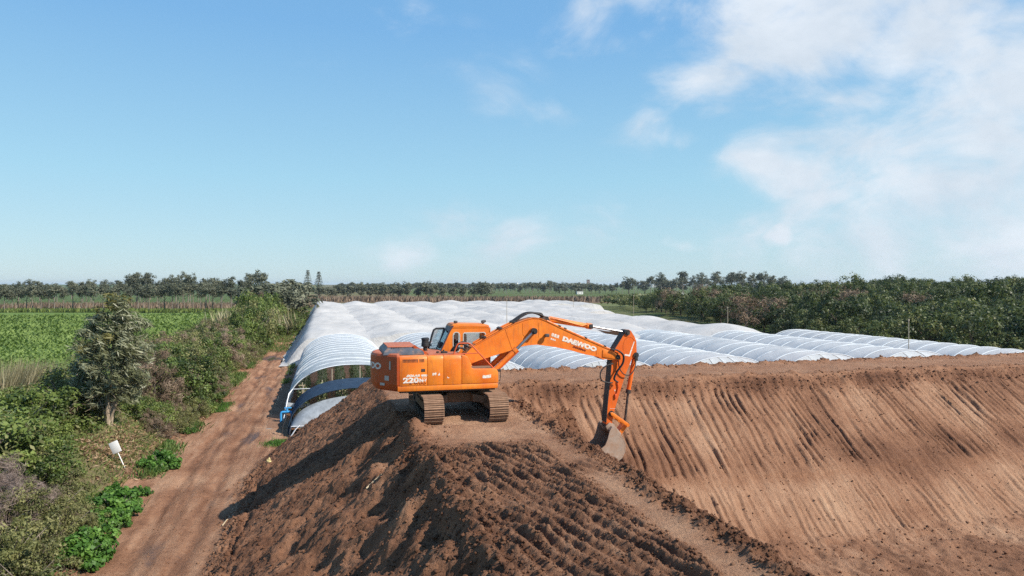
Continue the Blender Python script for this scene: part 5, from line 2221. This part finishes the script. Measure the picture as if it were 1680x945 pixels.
bush = []
for k in range(4):
    rs = np.random.RandomState(480 + k)
    n = 34
    cl = dome_clumps(rs, n, 3.3, 3.3, 3.6, 5.0, .35, -1)
    me = cat_mesh('crown', [leaf_cloud(rs, cl, .9 + .6 * rs.rand(n), 44, .7, .35, None, .5)], L_far)
    bush.append(proto('broad_tree', [('trunk', tree_trunk(4.5, .2, (0, 0), 4, 40 + k, 1.8, B_dark)), ('crown', me)]))
px = 525
while px < 800:
    far_tree(px, rnd.uniform(425, 445), rnd.uniform(8.5, 12), 'round dark tree in the line behind the brown field', 'tree line behind the brown field', rnd.uniform(.9, 1.3), bush)
    px += rnd.uniform(9, 19)
px = 790
while px < 1290:
    far_tree(px, rnd.uniform(650, 720), rnd.uniform(9, 13) if px < 1020 else rnd.uniform(12, 19), 'dark tree in the long far tree line behind the pale field', 'long far tree line', rnd.uniform(.9, 1.35), bush + euc)
    px += rnd.uniform(5, 12)
for (px, Y, h) in ((1120, 640, 21), (1175, 640, 22), (1215, 600, 21), (1250, 560, 20), (1085, 640, 20), (1265, 560, 17), (1235, 600, 19), (1200, 620, 21), (1150, 640, 20)):
    far_tree(px, Y, h, 'tall dark tree rising above the far tree line at the orchard end', 'tall trees at the orchard end', 1.2, euc)
px = 560
while px < 980:
    far_tree(px, rnd.uniform(900, 1200), rnd.uniform(12, 16), 'small faded tree far off below the town', 'faded trees below the town', rnd.uniform(1.2, 1.9), bush)
    px += rnd.uniform(6, 13)

# Norfolk pines
def norfolk(px, Y, h, label):
    X = (px - 840) / 1150 * Y
    u, v = w2uv(X, Y)
    root = empty('norfolk_pine', (X, Y, gz(u, v)))
    tag(root, label, 'tree', 'pair of tiered pines')
    m = MB()
    m.tube([(0, 0, 0), (0, 0, h)], [.4, .05], 6)
    m.build('trunk', B_dark, root)
    rs = np.random.RandomState(int(px))
    cl, rad = [], []
    for t in range(13):
        z = h * (.28 + .055 * t)
        rr = (1 - t / 13.5) * 3.4 + .3
        for k in range(7):
            a = k * .9 + t
            for q in (.35, .7, 1.0):
                cl.append((rr * q * math.cos(a), rr * q * math.sin(a), z + .5 * q))
                rad.append(.35)
    me = cat_mesh('crown', [leaf_cloud(rs, np.array(cl), np.array(rad), 4, .8, .3, None, .4)], L_far)
    mesh_obj('crown', me, root)


norfolk(505, 440, 18, 'left of the two tiered pines on the skyline')
norfolk(523, 440, 17, 'right of the two tiered pines on the skyline')

# town on the horizon
def building(px, Y, w, d, h, storeys, bays, label, wallm=None, flat=True):
    X = (px - 840) / 1150 * Y
    u, v = w2uv(X, Y)
    root = empty('building', (X, Y, gz(u, v) - .3), random.Random(int(px)).uniform(-.3, .3))
    tag(root, label, 'building', 'far white buildings')
    m = MB()
    m.boxr(-w / 2, w / 2, -d / 2, d / 2, 0, h)
    m.build('wall', wallm or M_wall, root)
    m = MB()
    if flat:
        m.boxr(-w / 2 - .15, w / 2 + .15, -d / 2 - .15, d / 2 + .15, h, h + .5)
    else:
        m.prism([(-w / 2 - .3, h), (w / 2 + .3, h), (0, h + w * .22)], -d / 2 - .3, d / 2 + .3)
    m.build('roof', M_con, root)
    wm = MB()
    k_ = .45 if Y < 1000 else 1.0
    wm.boxr(-.6 * k_, .6 * k_, -.06, .06, -.7 * k_, .7 * k_)
    wme = wm.mesh('window', M_window)
    for s in range(storeys):
        for b in range(bays):
            o = mesh_obj('window', wme, root)
            o.location = (-w / 2 + (b + .5) * w / bays, -d / 2 - .02, (s + .55) * h / storeys)


building(1107, 500, 5.5, 5, 4.0, 1, 2, 'small white farmhouse in front of the far tree line')
building(1118, 504, 3.5, 4, 3.0, 1, 1, 'low white shed right beside the small white farmhouse')
building(951, 640, 5.5, 4, 2.8, 1, 2, 'lone low white hut on the pale far field')
tw = empty('tower', ((965 - 840) / 1150 * 2400, 2400, gz(*w2uv((965 - 840) / 1150 * 2400, 2400)) - .5))
tag(tw, 'lone dark square tower on the horizon above the far tree line', 'tower')
m = MB()
m.boxr(-5, 5, -5, 5, 0, 22)
m.build('shaft', M_brickwall, tw)
m = MB()
m.boxr(-5.6, 5.6, -5.6, 5.6, 22, 24)
m.build('parapet', M_brickwall, tw)
for s in range(3):
    m = MB()
    m.boxr(-1.0, 1.0, -5.1, -4.9, 3.5 + 4.6 * s, 6 + 4.6 * s)
    m.build('window', M_window, tw)
rb = random.Random(8)
for k in range(26):
    pxb = rb.choice([rb.uniform(735, 835), rb.uniform(835, 1010), rb.uniform(925, 960), rb.uniform(1015, 1120)])
    Yb = rb.uniform(2000, 2700)
    building(pxb, Yb, rb.uniform(14, 42), rb.uniform(12, 20), rb.uniform(7, 13), 2, 5, 'small pale building of the town on the horizon')

# ------------------------------------------------------------------ reeds and rough strips
def blades(name, xs, ys, zs, h, w, rs, m, label, cat, lean=(.15, 0), lv=.18, per=1):
    n = len(xs)
    hh = h * (.6 + .6 * rs.rand(n))
    ax = unit(np.stack([lean[0] + lv * rs.normal(size=n), lean[1] + lv * rs.normal(size=n), np.ones(n)], -1))
    sd = unit(np.cross(ax, rs.normal(size=(n, 3))))
    c = np.stack([xs, ys, zs], -1) + ax * (hh / 2)[:, None]
    V = leaves(c, ax, sd, hh, w * (.7 + .6 * rs.rand(n)))
    tint = np.repeat(rs.rand(n), 4)
    me = np_mesh(name, V, np.arange(n * 4).reshape(-1, 4), m, {'tint': tint})
    return tag(mesh_obj(name, me), label, cat, kind='stuff')


rs = np.random.RandomState(900)
n = 9000
X = rs.uniform(-120, 165, n)
Y = 330 + rs.rand(n) ** 1.5 * 80
u, v = w2uv(X, Y)
blades('dry_reeds', X, Y, base_ground(u, v), 2.6, .55, rs, L_dry, 'brown band of dry stalks beyond the pasture', 'reeds')
n = 6000
X = rs.uniform(-185, -72, n)
Y = rs.uniform(228, 270, n)
u, v = w2uv(X, Y)
blades('dry_reeds', X, Y, base_ground(u, v), 2.0, .3, rs, L_dry, 'brown reeds standing behind the tree row of the crop field', 'reeds')
n = 3500
X = rs.uniform(-185, -76, n)
Y = rs.uniform(207, 214, n)
u, v = w2uv(X, Y)
blades('field_margin', X, Y, base_ground(u, v), 1.3, .45, rs, L_bram, 'green weedy margin at the foot of the field tree row', 'weeds')

# the green crop: rows of leafy plants
def crop():
    rs = np.random.RandomState(12)
    P = []
    for r in np.arange(-140, -23.6, .85):
        for sect, stp in (((8, 60), .62), ((60, 110), .85), ((110, 182), 1.3)):
            vv = np.arange(sect[0], sect[1], stp)
            P.append(np.stack([np.full(len(vv), r) + .12 * rs.normal(size=len(vv)), vv + .15 * rs.normal(size=len(vv))], -1))
    P = np.concatenate(P)
    X, Y = uv2w(P[:, 0], P[:, 1])
    z = base_ground(P[:, 0], P[:, 1])
    pxs = 840 + 1150 * X / np.maximum(Y, 1)
    keep = (Y > 30) & (pxs > -40) & (Y < 206)
    keep &= rs.rand(len(P)) < np.clip(1.35 - Y / 200, .35, 1)
    P, X, Y, z = P[keep], X[keep], Y[keep], z[keep]
    per = 5
    n = len(P)
    big = np.clip(Y / 75, 1, 2.4)
    c = np.repeat(np.stack([X, Y, z + .05], -1), per, 0)
    a = rs.rand(n * per) * 6.28
    ax = unit(np.stack([np.cos(a), np.sin(a), .55 + .5 * rs.rand(n * per)], -1))
    sd = unit(np.cross(ax, np.array([0, 0, 1.0])))
    ln = (.34 + .22 * rs.rand(n * per)) * np.repeat(big, per)
    V = leaves(c + ax * (ln / 2)[:, None], ax, sd, ln, ln * .5)
    tint = np.repeat(np.clip(np.repeat(.5 + .35 * fbm(P[:, 0] * .08, P[:, 1] * .08, 3, 15), per) + .3 * (rs.rand(n * per) - .5), 0, 1), 4)
    me = np_mesh('crop_plants', V, np.arange(n * per * 4).reshape(-1, 4), L_crop, {'tint': tint})
    tag(mesh_obj('crop_plants', me), 'dense low green crop covering the field on the left', 'crop', kind='stuff')
    print('crop', n)


crop()

# ------------------------------------------------------------------ the overgrown bank
def shrub_proto(name, k, rx, rz, n, per, ll, lw, m, cz=None, twigs=0, inner=.4, extra=None, low=-.25):
    rs = np.random.RandomState(k)
    cl = dome_clumps(rs, n, rx, rx, rz, cz if cz is not None else rz * .35, inner, low)
    cl[:, 2] = np.maximum(cl[:, 2], .12)
    parts = [leaf_cloud(rs, cl, (.22 + .22 * rs.rand(n)) * rx * .62, per, ll, lw, None, .6)]
    kids = [('foliage', cat_mesh('foliage', parts, m))]
    if extra:
        m2, n2, l2, w2 = extra
        cl2 = dome_clumps(rs, n2, rx, rx, rz, rz * .4, .6, low)
        kids.append(('dead_twigs', cat_mesh('dead_twigs', [leaf_cloud(rs, cl2, np.full(n2, .3 * rx), 26, l2, w2, None, .2)], m2)))
    tm = MB()
    rr = random.Random(k)
    for j in range(7):
        a = j * .9 + rr.random()
        d = Vector((math.cos(a), math.sin(a), 0))
        e = d * rx * rr.uniform(.4, .8) + Vector((0, 0, rz * rr.uniform(.7, 1.2)))
        tm.tube([(0, 0, -.1), tuple(e * .5 + Vector((0, 0, rz * .15))), tuple(e)], [.035, .025, .010], 5)
    kids.append(('stem', tm.mesh('stem', B_grey, .8)))
    return proto(name, kids)


P_bram = [shrub_proto('bramble_bush', 500 + k, 1.5, 1.25, 60, 110, .105, .065, L_bram, extra=(L_olive, 14, .13, .05)) for k in range(3)]
P_olive = [shrub_proto('scrub_bush', 510 + k, 1.4, 1.3, 56, 90, .10, .05, L_olive, extra=(L_dry, 18, .20, .010)) for k in range(3)]
P_dry = [shrub_proto('dry_bush', 520 + k, 1.3, 1.35, 56, 84, .24, .018, L_dry, extra=(L_olive, 22, .12, .06)) for k in range(3)]
P_mauve = [shrub_proto('withered_bush', 530 + k, 1.2, 1.1, 60, 110, .22, .011, L_mauve) for k in range(2)]
P_weed = [shrub_proto('leafy_weed', 540 + k, .85, .60, 60, 70, .11, .085, L_weed, low=-.1) for k in range(3)]


def bushput(protos, u, v, s, label, cat, group, lift=0.0, sz=None):
    if math.hypot(u + 16.9, v - 10.1) < 2.3 or (math.hypot(u + 16.2, v - 7.9) < 2.1 and s > .3):
        return                                    # keep the foot of the eucalyptus clear
    if cat == 'bush' and u > -15.3 - 1.7 * s and .8 < v < 6.4:
        return                                    # nothing tall before the sign
    X, Y = uv2w(u, v)
    z = site_h(u, v) if u > -14.6 else gz(u, v)
    copy_thing(protos[rnd.randrange(len(protos))], (X, Y, z - .08 + lift), rnd.uniform(0, 6.28), (s, s, sz or s * rnd.uniform(.85, 1.15)), label, cat, group)


for k in range(34):
    u_, v_ = rnd.uniform(-16.8, -14.35), rnd.uniform(8.5, 21)
    if math.hypot(u_ + 17.0, v_ - 9.5) < 1.2:
        continue
    q_ = rnd.random()
    s_ = rnd.uniform(.38, .72)
    if q_ < .4:
        bushput(P_dry, u_, v_, s_, 'small dry bush on the verge between eucalyptus and road', 'bush', 'small dry bushes on the verge')
    elif q_ < .75:
        bushput(P_olive, u_, v_, s_, 'small olive bush on the verge between eucalyptus and road', 'bush', 'small olive bushes on the verge')
    else:
        bushput(P_bram, u_, v_, s_ * 1.1, 'small green bush on the verge between eucalyptus and road', 'bush', 'small green bushes on the verge')
for k in range(20):
    bushput(P_weed, -13.95 + rnd.uniform(-.5, .45), rnd.uniform(-7, 16), rnd.uniform(.22, .55), 'small green weed tuft at the left edge of the dirt road', 'weeds', 'small weeds along the road')
# near corner, left of the road
for (u, v, s) in ((-16.6, -5.8, 1.15), (-16.0, -3.4, 1.05), (-17.3, -2.4, 1.1), (-18.4, -3.8, 1.2)):
    bushput(P_mauve, u, v, s, 'withered mauve-grey bush at the lower left corner of the bank', 'bush', 'withered bushes at the corner')
gb = [(-18.2, 1.6, 1.2), (-16.9, 2.6, 1.0), (-19.5, 3.6, 1.3), (-18.3, 4.6, 1.1), (-21.0, 2.0, 1.3), (-20.4, 6.2, 1.3), (-19.4, 7.6, 1.0), (-22.3, 5.0, 1.3), (-22.5, 8.8, 1.35), (-20.3, 9.6, 1.2),
      (-24.0, 6.9, 1.3), (-24.3, 11.3, 1.3), (-22.0, 12.5, 1.3), (-20.2, 13.2, 1.15), (-24.5, 15.2, 1.2), (-22.3, 16.8, 1.2), (-26.0, 9.5, 1.2), (-26.3, 13.5, 1.2), (-26.0, 17.5, 1.2), (-16.4, 0.6, .9), (-24.4, 3.2, 1.2), (-20.2, -.8, 1.2), (-22.2, -1.4, 1.2)]
for k, (u, v, s) in enumerate(gb):
    bushput(P_bram if k % 4 else P_olive, u, v, s, 'green bramble bush in the thicket on the near left bank', 'bush', 'bramble thicket on the near bank')
for (u, v, s, lb) in ((-13.9, -.6, 1.25, 'largest bright green weed clump at the road edge, below the white sign'), (-14.2, .9, .9, 'bright green weed clump between the white sign and the largest clump'),
                      (-13.75, 6.0, 1.05, 'bright green weed clump just beyond the white sign at the road edge'), (-14.6, 6.9, 1.0, 'bright green weed clump behind the white sign'),
                      (-13.55, -5.0, 1.15, 'bright green weed clump in the bottom left corner of the road'), (-13.6, 1.7, .5, 'small grass tuft between two weed clumps at the road edge'),
                      (-13.6, -1.9, .75, 'low bright green weeds in front of the largest clump')):
    bushput(P_weed, u, v, s, lb, 'weeds', 'bright weeds along the road')
more = []
for k in range(46):
    more.append((rnd.uniform(-30, -16.2), rnd.uniform(.5, 16), rnd.uniform(.9, 1.35)))
for k, (u, v, s) in enumerate(more):
    s *= 1.18
    if u > -18.5 and 6 < v:
        continue
    if v < -1 and u > -17:
        continue
    if math.hypot(u + 15.4, v - 4.2) < 2.6 or math.hypot(u + 16.4, v - 8.0) < 2.8:
        continue
    s *= rnd.uniform(.75, 1.4)
    bushput(P_bram if k % 3 else P_olive, u, v, s, 'green bramble bush in the thicket on the near left bank', 'bush', 'bramble thicket on the near bank')
for (u, v, s) in ((-15.6, -4.0, .8), (-15.3, -1.6, .7), (-15.9, .2, .8), (-15.6, 1.9, .7), (-14.9, -6.6, .9), (-14.6, -3.6, .7), (-14.5, -2.4, .6), (-14.2, -7.4, .8), (-14.7, -5.2, .7)):
    bushput(P_olive, u, v, s, 'low olive scrub on the near bank just above the bright weeds', 'bush', 'low scrub above the weeds')
# scrub farther up the bank
k = 0
for v in np.arange(14, 96, 1.75):
    for u0 in (-14.9, -16.5, -18.3, -20.2):
        u = u0 + rnd.uniform(-.7, .7)
        if v < 17 and u > -19:
            continue
        vv = v + rnd.uniform(-.8, .8)
        q = rnd.random()
        s = rnd.uniform(.95, 1.55) * (1.1 if u0 < -15.5 else .62)
        if q < .24:
            bushput(P_dry, u, vv, s * 1.05, 'brown dry bush in the scrub along the bank beside the road', 'bush', 'dry scrub along the bank')
        elif q < .62:
            bushput(P_olive, u, vv, s, 'olive green bush in the scrub along the bank beside the road', 'bush', 'olive scrub along the bank')
        elif q < .70:
            bushput(P_mauve, u, vv, s * .95, 'withered pale bush in the scrub along the bank beside the road', 'bush', 'withered scrub along the bank')
        else:
            bushput(P_bram, u, vv, s * .95, 'bright green bush in the scrub along the bank beside the road', 'bush', 'green scrub along the bank')
for v in np.arange(24, 150, 2.6):
    bushput(P_bram, -22.8 + rnd.uniform(-.8, .8), v, rnd.uniform(.9, 1.35), 'dark green bush in the hedge line between scrub and crop field', 'bush', 'hedge along the crop field')
for v in np.arange(60, 150, 3.4):
    s = rnd.uniform(1.6, 2.5)
    bushput(P_olive + P_bram, -15.8 + rnd.uniform(-1.2, .6) - (v > 85) * .5, v, s, 'tall leafy bush at the far end of the bank, close to the road', 'bush', 'tall bushes up the road', 0, s * 1.5)
for v in np.arange(96, 150, 4.2):
    s = rnd.uniform(1.5, 2.3)
    bushput(P_olive + P_dry, -19.5 + rnd.uniform(-1.2, 1.2), v, s, 'tall bush standing back from the road at the far bank', 'bush', 'tall back bushes up the road', 0, s * 1.5)
for v in np.arange(92, 150, 3.0):
    s = rnd.uniform(1.1, 1.7)
    bushput(P_olive + P_bram, -12.6 + rnd.uniform(-1.0, 1.0), v, s, 'leafy bush growing over the far end of the dirt road', 'bush', 'bushes closing the road', 0, s * 1.3)
for (px, Y, h) in ((478, 150, 11.5), (462, 140, 9), (440, 132, 8.2), (425, 150, 9.5), (450, 165, 10), (408, 160, 9)):
    far_tree(px, Y, h, 'broad tree over the hedge where the road meets the nets', 'broad trees at the end of the road', 1.25, bush)

# rank undergrowth on the bank
rs = np.random.RandomState(29)
n = 62000
u = -14.5 - 15 * rs.rand(n) ** 1.3
v = -10 + 75 * rs.rand(n) ** 1.4
x, y = uv2w(u, v)
grn = fbm(u * .3, v * .3, 3, 66)
for nm, m_, kp, hh in (('undergrowth', L_bram, grn > -.2, .26), ('dry_undergrowth', L_dry, grn <= -.45, .28), ('olive_undergrowth', L_olive, (grn > -.45) & (grn <= -.2), .26)):
    blades(nm, x[kp], y[kp], base_ground(u[kp], v[kp]), hh, .035, rs, m_, nm.replace('_', ' ') + ' of mixed weeds covering the bank between the bushes', 'undergrowth', (.2, 0), .8)
# verge grass along the road edges
rs = np.random.RandomState(31)
n = 14000
v = rs.uniform(-8, 110, n) ** 1.0
u = np.where(rs.rand(n) < .75, -13.95 + .28 * rs.normal(size=n), -9.75 + .18 * rs.normal(size=n))
u = np.where((v > 62) & (rs.rand(n) < .7), -14.3 + 4.4 * rs.rand(n), u)
keep = fbm(u * .15, v * .25, 2, 61) > np.where(v < 30, .0, np.where(v > 62, -.5, -.15))
keep &= ~((u > -11) & (v < 30))
u, v = u[keep], v[keep]
x, y = uv2w(u, v)
zz = np.where(u > -14.6, land(u, v)[0], base_ground(u, v))
blades('verge_grass', x, y, zz, .42, .07, rs, L_grass, 'pale green weeds and grass along the road verge', 'grass', (.1, 0), .5)
n = 2600
u = np.concatenate([rs.normal(-8.9, .35, n // 2), rs.normal(-13.2, .25, n // 2)])
v = np.concatenate([rs.normal(9.8, .35, n // 2), rs.uniform(20, 24, n // 2)])
x, y = uv2w(u, v)
blades('grass_tuft', x, y, land(u, v)[0], .16, .03, rs, L_weed, 'small bright grass patches on the bare dirt', 'grass', (.1, 0), .6)

# pale reed clump in the field corner at far left
rs = np.random.RandomState(37)
n = 2600
cx_ = rs.normal(0, 1.3, n)
cy_ = rs.normal(0, 1.3, n)
X0, Y0 = (38 - 840) / 1150 * 48.0, 48.0
for (dx, dy, nn, hh, lb) in ((0, 0, 2600, 2.8, 'large pale clump of tall reed grass at the left edge of the field'), (2.6, .3, 500, 2.3, 'smaller pale reed tuft right of the large clump')):
    c0 = np.stack([rs.normal(0, 1.25 if nn > 1000 else .8, nn), rs.normal(0, 1.0, nn)], -1)
    r0 = empty('reed_clump', (X0 + dx, Y0 + dy, gz(*w2uv(X0 + dx, Y0 + dy))))
    tag(r0, lb, 'reed grass', 'pale reeds by the crop field')
    hgt = hh * (.55 + .6 * rs.rand(nn))
    ax = unit(np.stack([.38 + .18 * rs.normal(size=nn) + .12 * c0[:, 0], .15 * rs.normal(size=nn), np.ones(nn)], -1))
    sd = unit(np.cross(ax, rs.normal(size=(nn, 3))))
    V = leaves(np.stack([c0[:, 0], c0[:, 1], np.zeros(nn)], -1) + ax * (hgt / 2)[:, None], ax, sd, hgt, .03 + .03 * rs.rand(nn))
    mesh_obj('blades', np_mesh('blades', V, np.arange(nn * 4).reshape(-1, 4), L_straw, {'tint': np.repeat(rs.rand(nn), 4)}), r0)
n = 1500
for (px, Y, lb) in ((432, 112, 'pale reed plumes on the bank before the far trees'), (405, 100, 'pale reed plumes over the dry scrub')):
    X0, Y0 = (px - 840) / 1150 * Y, Y
    c0 = np.stack([rs.normal(0, 2.0, 700), rs.normal(0, 2.0, 700)], -1)
    r0 = empty('reed_clump', (X0, Y0, gz(*w2uv(X0, Y0)) + .5))
    tag(r0, lb, 'reed grass', 'pale reeds by the crop field')
    hgt = 3.2 * (.6 + .5 * rs.rand(700))
    ax = unit(np.stack([-.25 + .2 * rs.normal(size=700), .15 * rs.normal(size=700), np.ones(700)], -1))
    sd = unit(np.cross(ax, rs.normal(size=(700, 3))))
    V = leaves(np.stack([c0[:, 0], c0[:, 1], np.zeros(700)], -1) + ax * (hgt / 2)[:, None], ax, sd, hgt, .11 + .05 * rs.rand(700))
    mesh_obj('blades', np_mesh('blades', V, np.arange(700 * 4).reshape(-1, 4), L_straw, {'tint': np.repeat(rs.rand(700), 4)}), r0)

# the windblown eucalyptus
def hero_tree():
    X, Y = (178 - 840) / 1150 * 34.5, 34.5
    u, v = w2uv(X, Y)
    root = empty('eucalyptus_tree', (X, Y, gz(u, v) - .05))
    root.scale = (.98, .98, .92)
    print('tree', u, v, gz(u, v))
    tag(root, 'windblown silver-green eucalyptus with yellowish top, standing alone on the bank', 'tree')
    m = MB()
    trunks = [[(0, 0, -.2), (-.05, 0, .8), (.02, .05, 1.8), (.12, .1, 3.0), (.2, .1, 4.6), (.45, .1, 6.0)],
              [(.05, .05, 0), (.14, .1, 1.0), (.22, .12, 2.1), (.0, .2, 3.4), (-.35, .25, 4.6)],
              [(-.1, 0, .1), (-.3, .1, .8), (-.75, .1, 1.8), (-1.1, .1, 2.9)],
              [(0.05, 0, .3), (.45, -.1, 1.2), (.8, 0, 2.4), (1.0, 0, 3.8)]]
    for t, rr in zip(trunks, (.12, .095, .06, .055)):
        m.tube(t, [rr * (1.15 - .8 * k / (len(t) - 1)) for k in range(len(t))], 8)
    m.build('trunk', B_euc, root)
    rs = np.random.RandomState(71)
    lobes = [((.55, 0, 6.0), .75, .9, 22), ((-.25, .2, 5.4), 1.05, .75, 26), ((.95, .1, 5.1), .95, .8, 26), ((-.75, .1, 4.5), 1.0, .85, 28), ((.45, -.4, 4.3), 1.25, .85, 34), ((1.15, .2, 3.9), .85, .9, 26),
             ((-1.0, 0, 3.4), .85, .8, 24), ((-.1, -.3, 3.2), 1.05, .85, 28), ((.9, 0, 2.9), .85, .7, 20), ((-1.25, 0, 2.3), .7, .75, 18), ((-.45, -.1, 2.2), .7, .6, 14), ((.55, 0, 2.1), .6, .5, 10), ((-1.0, .2, 1.4), .6, .55, 14), ((-1.35, 0, 1.7), .55, .6, 14), ((.75, .3, 1.5), .6, .6, 14), ((-.6, .5, 1.0), .6, .5, 12), ((1.1, .4, 2.3), .6, .7, 14)]
    cl, ct = [], []
    for (c, rx, rz, n) in lobes:
        d = unit(rs.normal(size=(n, 3)))
        q = .45 + .6 * rs.rand(n)
        p = np.array(c) + d * q[:, None] * np.array([rx, rx, rz])
        cl.append(p)
        ct.append(np.clip(.15 + .35 * (d[:, 0] * .5 + d[:, 2] * .6) + .5 * rs.rand(n), 0, 1))
    cl, ct = np.concatenate(cl), np.concatenate(ct)
    wind = (.95, .05, -.38)
    me = cat_mesh('crown', [leaf_cloud(rs, cl, .24 + .16 * rs.rand(len(cl)), 46, .34, .05, None, .5, wind, ct * 0 + rs.rand(len(cl)))], L_euc)
    mesh_obj('crown', me, root)
    yc = np.concatenate([np.array([.7, 0, 6.85]) + rs.normal(size=(10, 3)) * np.array([.36, .3, .16]), np.array([.1, 0, 6.4]) + rs.normal(size=(8, 3)) * np.array([.3, .3, .2]), np.array([.35, -1.1, 4.75]) + rs.normal(size=(6, 3)) * .18,
                         np.array([-.75, -.9, 4.2]) + rs.normal(size=(5, 3)) * .2])
    me = cat_mesh('yellow_tips', [leaf_cloud(rs, yc, np.full(len(yc), .22), 26, .24, .05, None, .4, wind)], L_eucy)
    o = mesh_obj('yellow_tips', me, root)
    o['label'] = 'yellowish young leaves at the tips'
    o['kind'] = 'stuff'
    m = MB()
    for k in range(16):
        a = k * 1.3
        m.tube([(.05, 0, .9 + .1 * k), (.5 * math.cos(a), .5 * math.sin(a), .8 + .12 * k), (1.15 * math.cos(a), .9 * math.sin(a), .5 + .12 * k)], [.02, .014, .006], 5)
    m.build('twig', B_euc, root)


hero_tree()
# leaf litter under it
rs = np.random.RandomState(41)
n = 3800
u = np.concatenate([rs.normal(-15.9, .7, n // 2), rs.uniform(-16.5, -13.8, n - n // 2)])
v = np.concatenate([rs.normal(6.8, 1.6, n // 2), rs.uniform(7, 30, n - n // 2)])
x, y = uv2w(u, v)
zz = np.where(u > -14.6, land(u, v)[0], base_ground(u, v))
ax = unit(rs.normal(size=(n, 3)) * np.array([1, 1, .3]))
sd = unit(np.cross(ax, rs.normal(size=(n, 3)) * .4 + np.array([0, 0, 1])))
V = leaves(np.stack([x, y, zz + .04 + .05 * rs.rand(n)], -1), ax, sd, .18 + .14 * rs.rand(n), .05 + .05 * rs.rand(n))
tag(mesh_obj('leaf_litter', np_mesh('leaf_litter', V, np.arange(n * 4).reshape(-1, 4), MATS['dead_leaf'] if 'dead_leaf' in MATS else leaf_material('dead_leaf', (.12, .07, .04), (.26, .165, .09), (.42, .30, .19), None, .15, .8, 0, .1), {'tint': np.repeat(rs.rand(n), 4)})),
    'dry fallen leaves and stalks on the verge under the eucalyptus', 'leaf litter', kind='stuff')

# ------------------------------------------------------------------ small things
x, y = uv2w(-14.85, 5.0)
sg = empty('sign', (x, y, site_h(-14.6, 5.0) - .05), 0)
tag(sg, 'blank white board on a leaning post among the weeds at the road edge', 'sign')
ln = Matrix.Rotation(R(-24), 4, 'Y')
m = MB()
m.tube([ln @ Vector((0, 0, 0)), ln @ Vector((0, 0, 1.05))], .022, 8)
m.build('post', M_white, sg)
m = MB()
m.box((0, -.03, 1.22), (.40, .02, .50), ln, .004)
m.build('board', MATS['sign_white'] if 'sign_white' in MATS else plain('sign_white', (.85, .84, .82), .5, 0, .4, .05), sg)

xs, ys = uv2w(-8.95, 3.0)
m = MB()
m.box((0, 0, .10), (.26, .18, .12), Matrix.Rotation(R(20), 4, 'Y'), .03)
m.prism([(-.10, .12), (.02, .14), (.12, .20), (.05, .34), (-.02, .24), (-.1, .22)], -.06, .05, .01)
o = m.build('sack', plain('yellow_sack', (.60, .50, .24), .7, 0, .2, .2, 6))
o.location = (xs, ys, site_h(-8.95, 3.0) - .02)
o.scale = (.7, .7, .7)
tag(o, 'small crumpled yellow bag lying at the foot of the bank', 'bag')

for (u, v, l, a, lb) in ((-5.4, -9.6, .55, .7, 'pale dry stick lying near the crest of the bank, left of the tracks'), (-6.9, -13.6, .3, .2, 'short pale stick low on the outer slope of the bank'), (-9.9, -2.6, .6, 1.2, 'thin stick lying at the toe of the bank beside the road')):
    x, y = uv2w(u, v)
    m = MB()
    dx, dy = math.cos(a) * l / 2, math.sin(a) * l / 2
    z0, z1 = site_h(u - dx, v - dy), site_h(u + dx, v + dy)
    zc = site_h(u, v)
    m.tube([(-dx, -dy, z0 - zc + .03), (0, .02, .05), (dx, dy, z1 - zc + .05)], [.022, .018, .010], 6)
    o = m.build('stick', M_stick)
    o.location = (x, y, zc)
    o.rotation_euler = (0, 0, TH)
    tag(o, lb, 'stick')

# concrete block beside the puddle
x, y = uv2w(-10.35, 52.5)
m = MB()
m.prism([(-.65, 0), (.65, 0), (.6, .35), (-.6, .38)], -2.2, 2.2, .05)
o = m.build('concrete_block', M_con)
o.location = (x, y, site_h(-10.35, 52.5) - .05)
o.rotation_euler = (0, 0, TH)
tag(o, 'low concrete slab between the puddle and the white nets', 'concrete slab')

# ------------------------------------------------------------------ the air
def haze():
    hz = MB()
    hz.boxr(-16000, 16000, -16000, 16000, -2.6, 50)
    m, N, L, out = mat('haze_air')
    vol = N.new('ShaderNodeVolumePrincipled')
    vol.inputs['Color'].default_value = (.80, .90, 1.0, 1)
    vol.inputs['Density'].default_value = .00009
    vol.inputs['Anisotropy'].default_value = .2
    L.new(vol.outputs[0], out.inputs['Volume'])
    o = hz.build('haze', m)
    tag(o, 'thin bluish air haze over the plain', 'haze', kind='stuff')


haze()
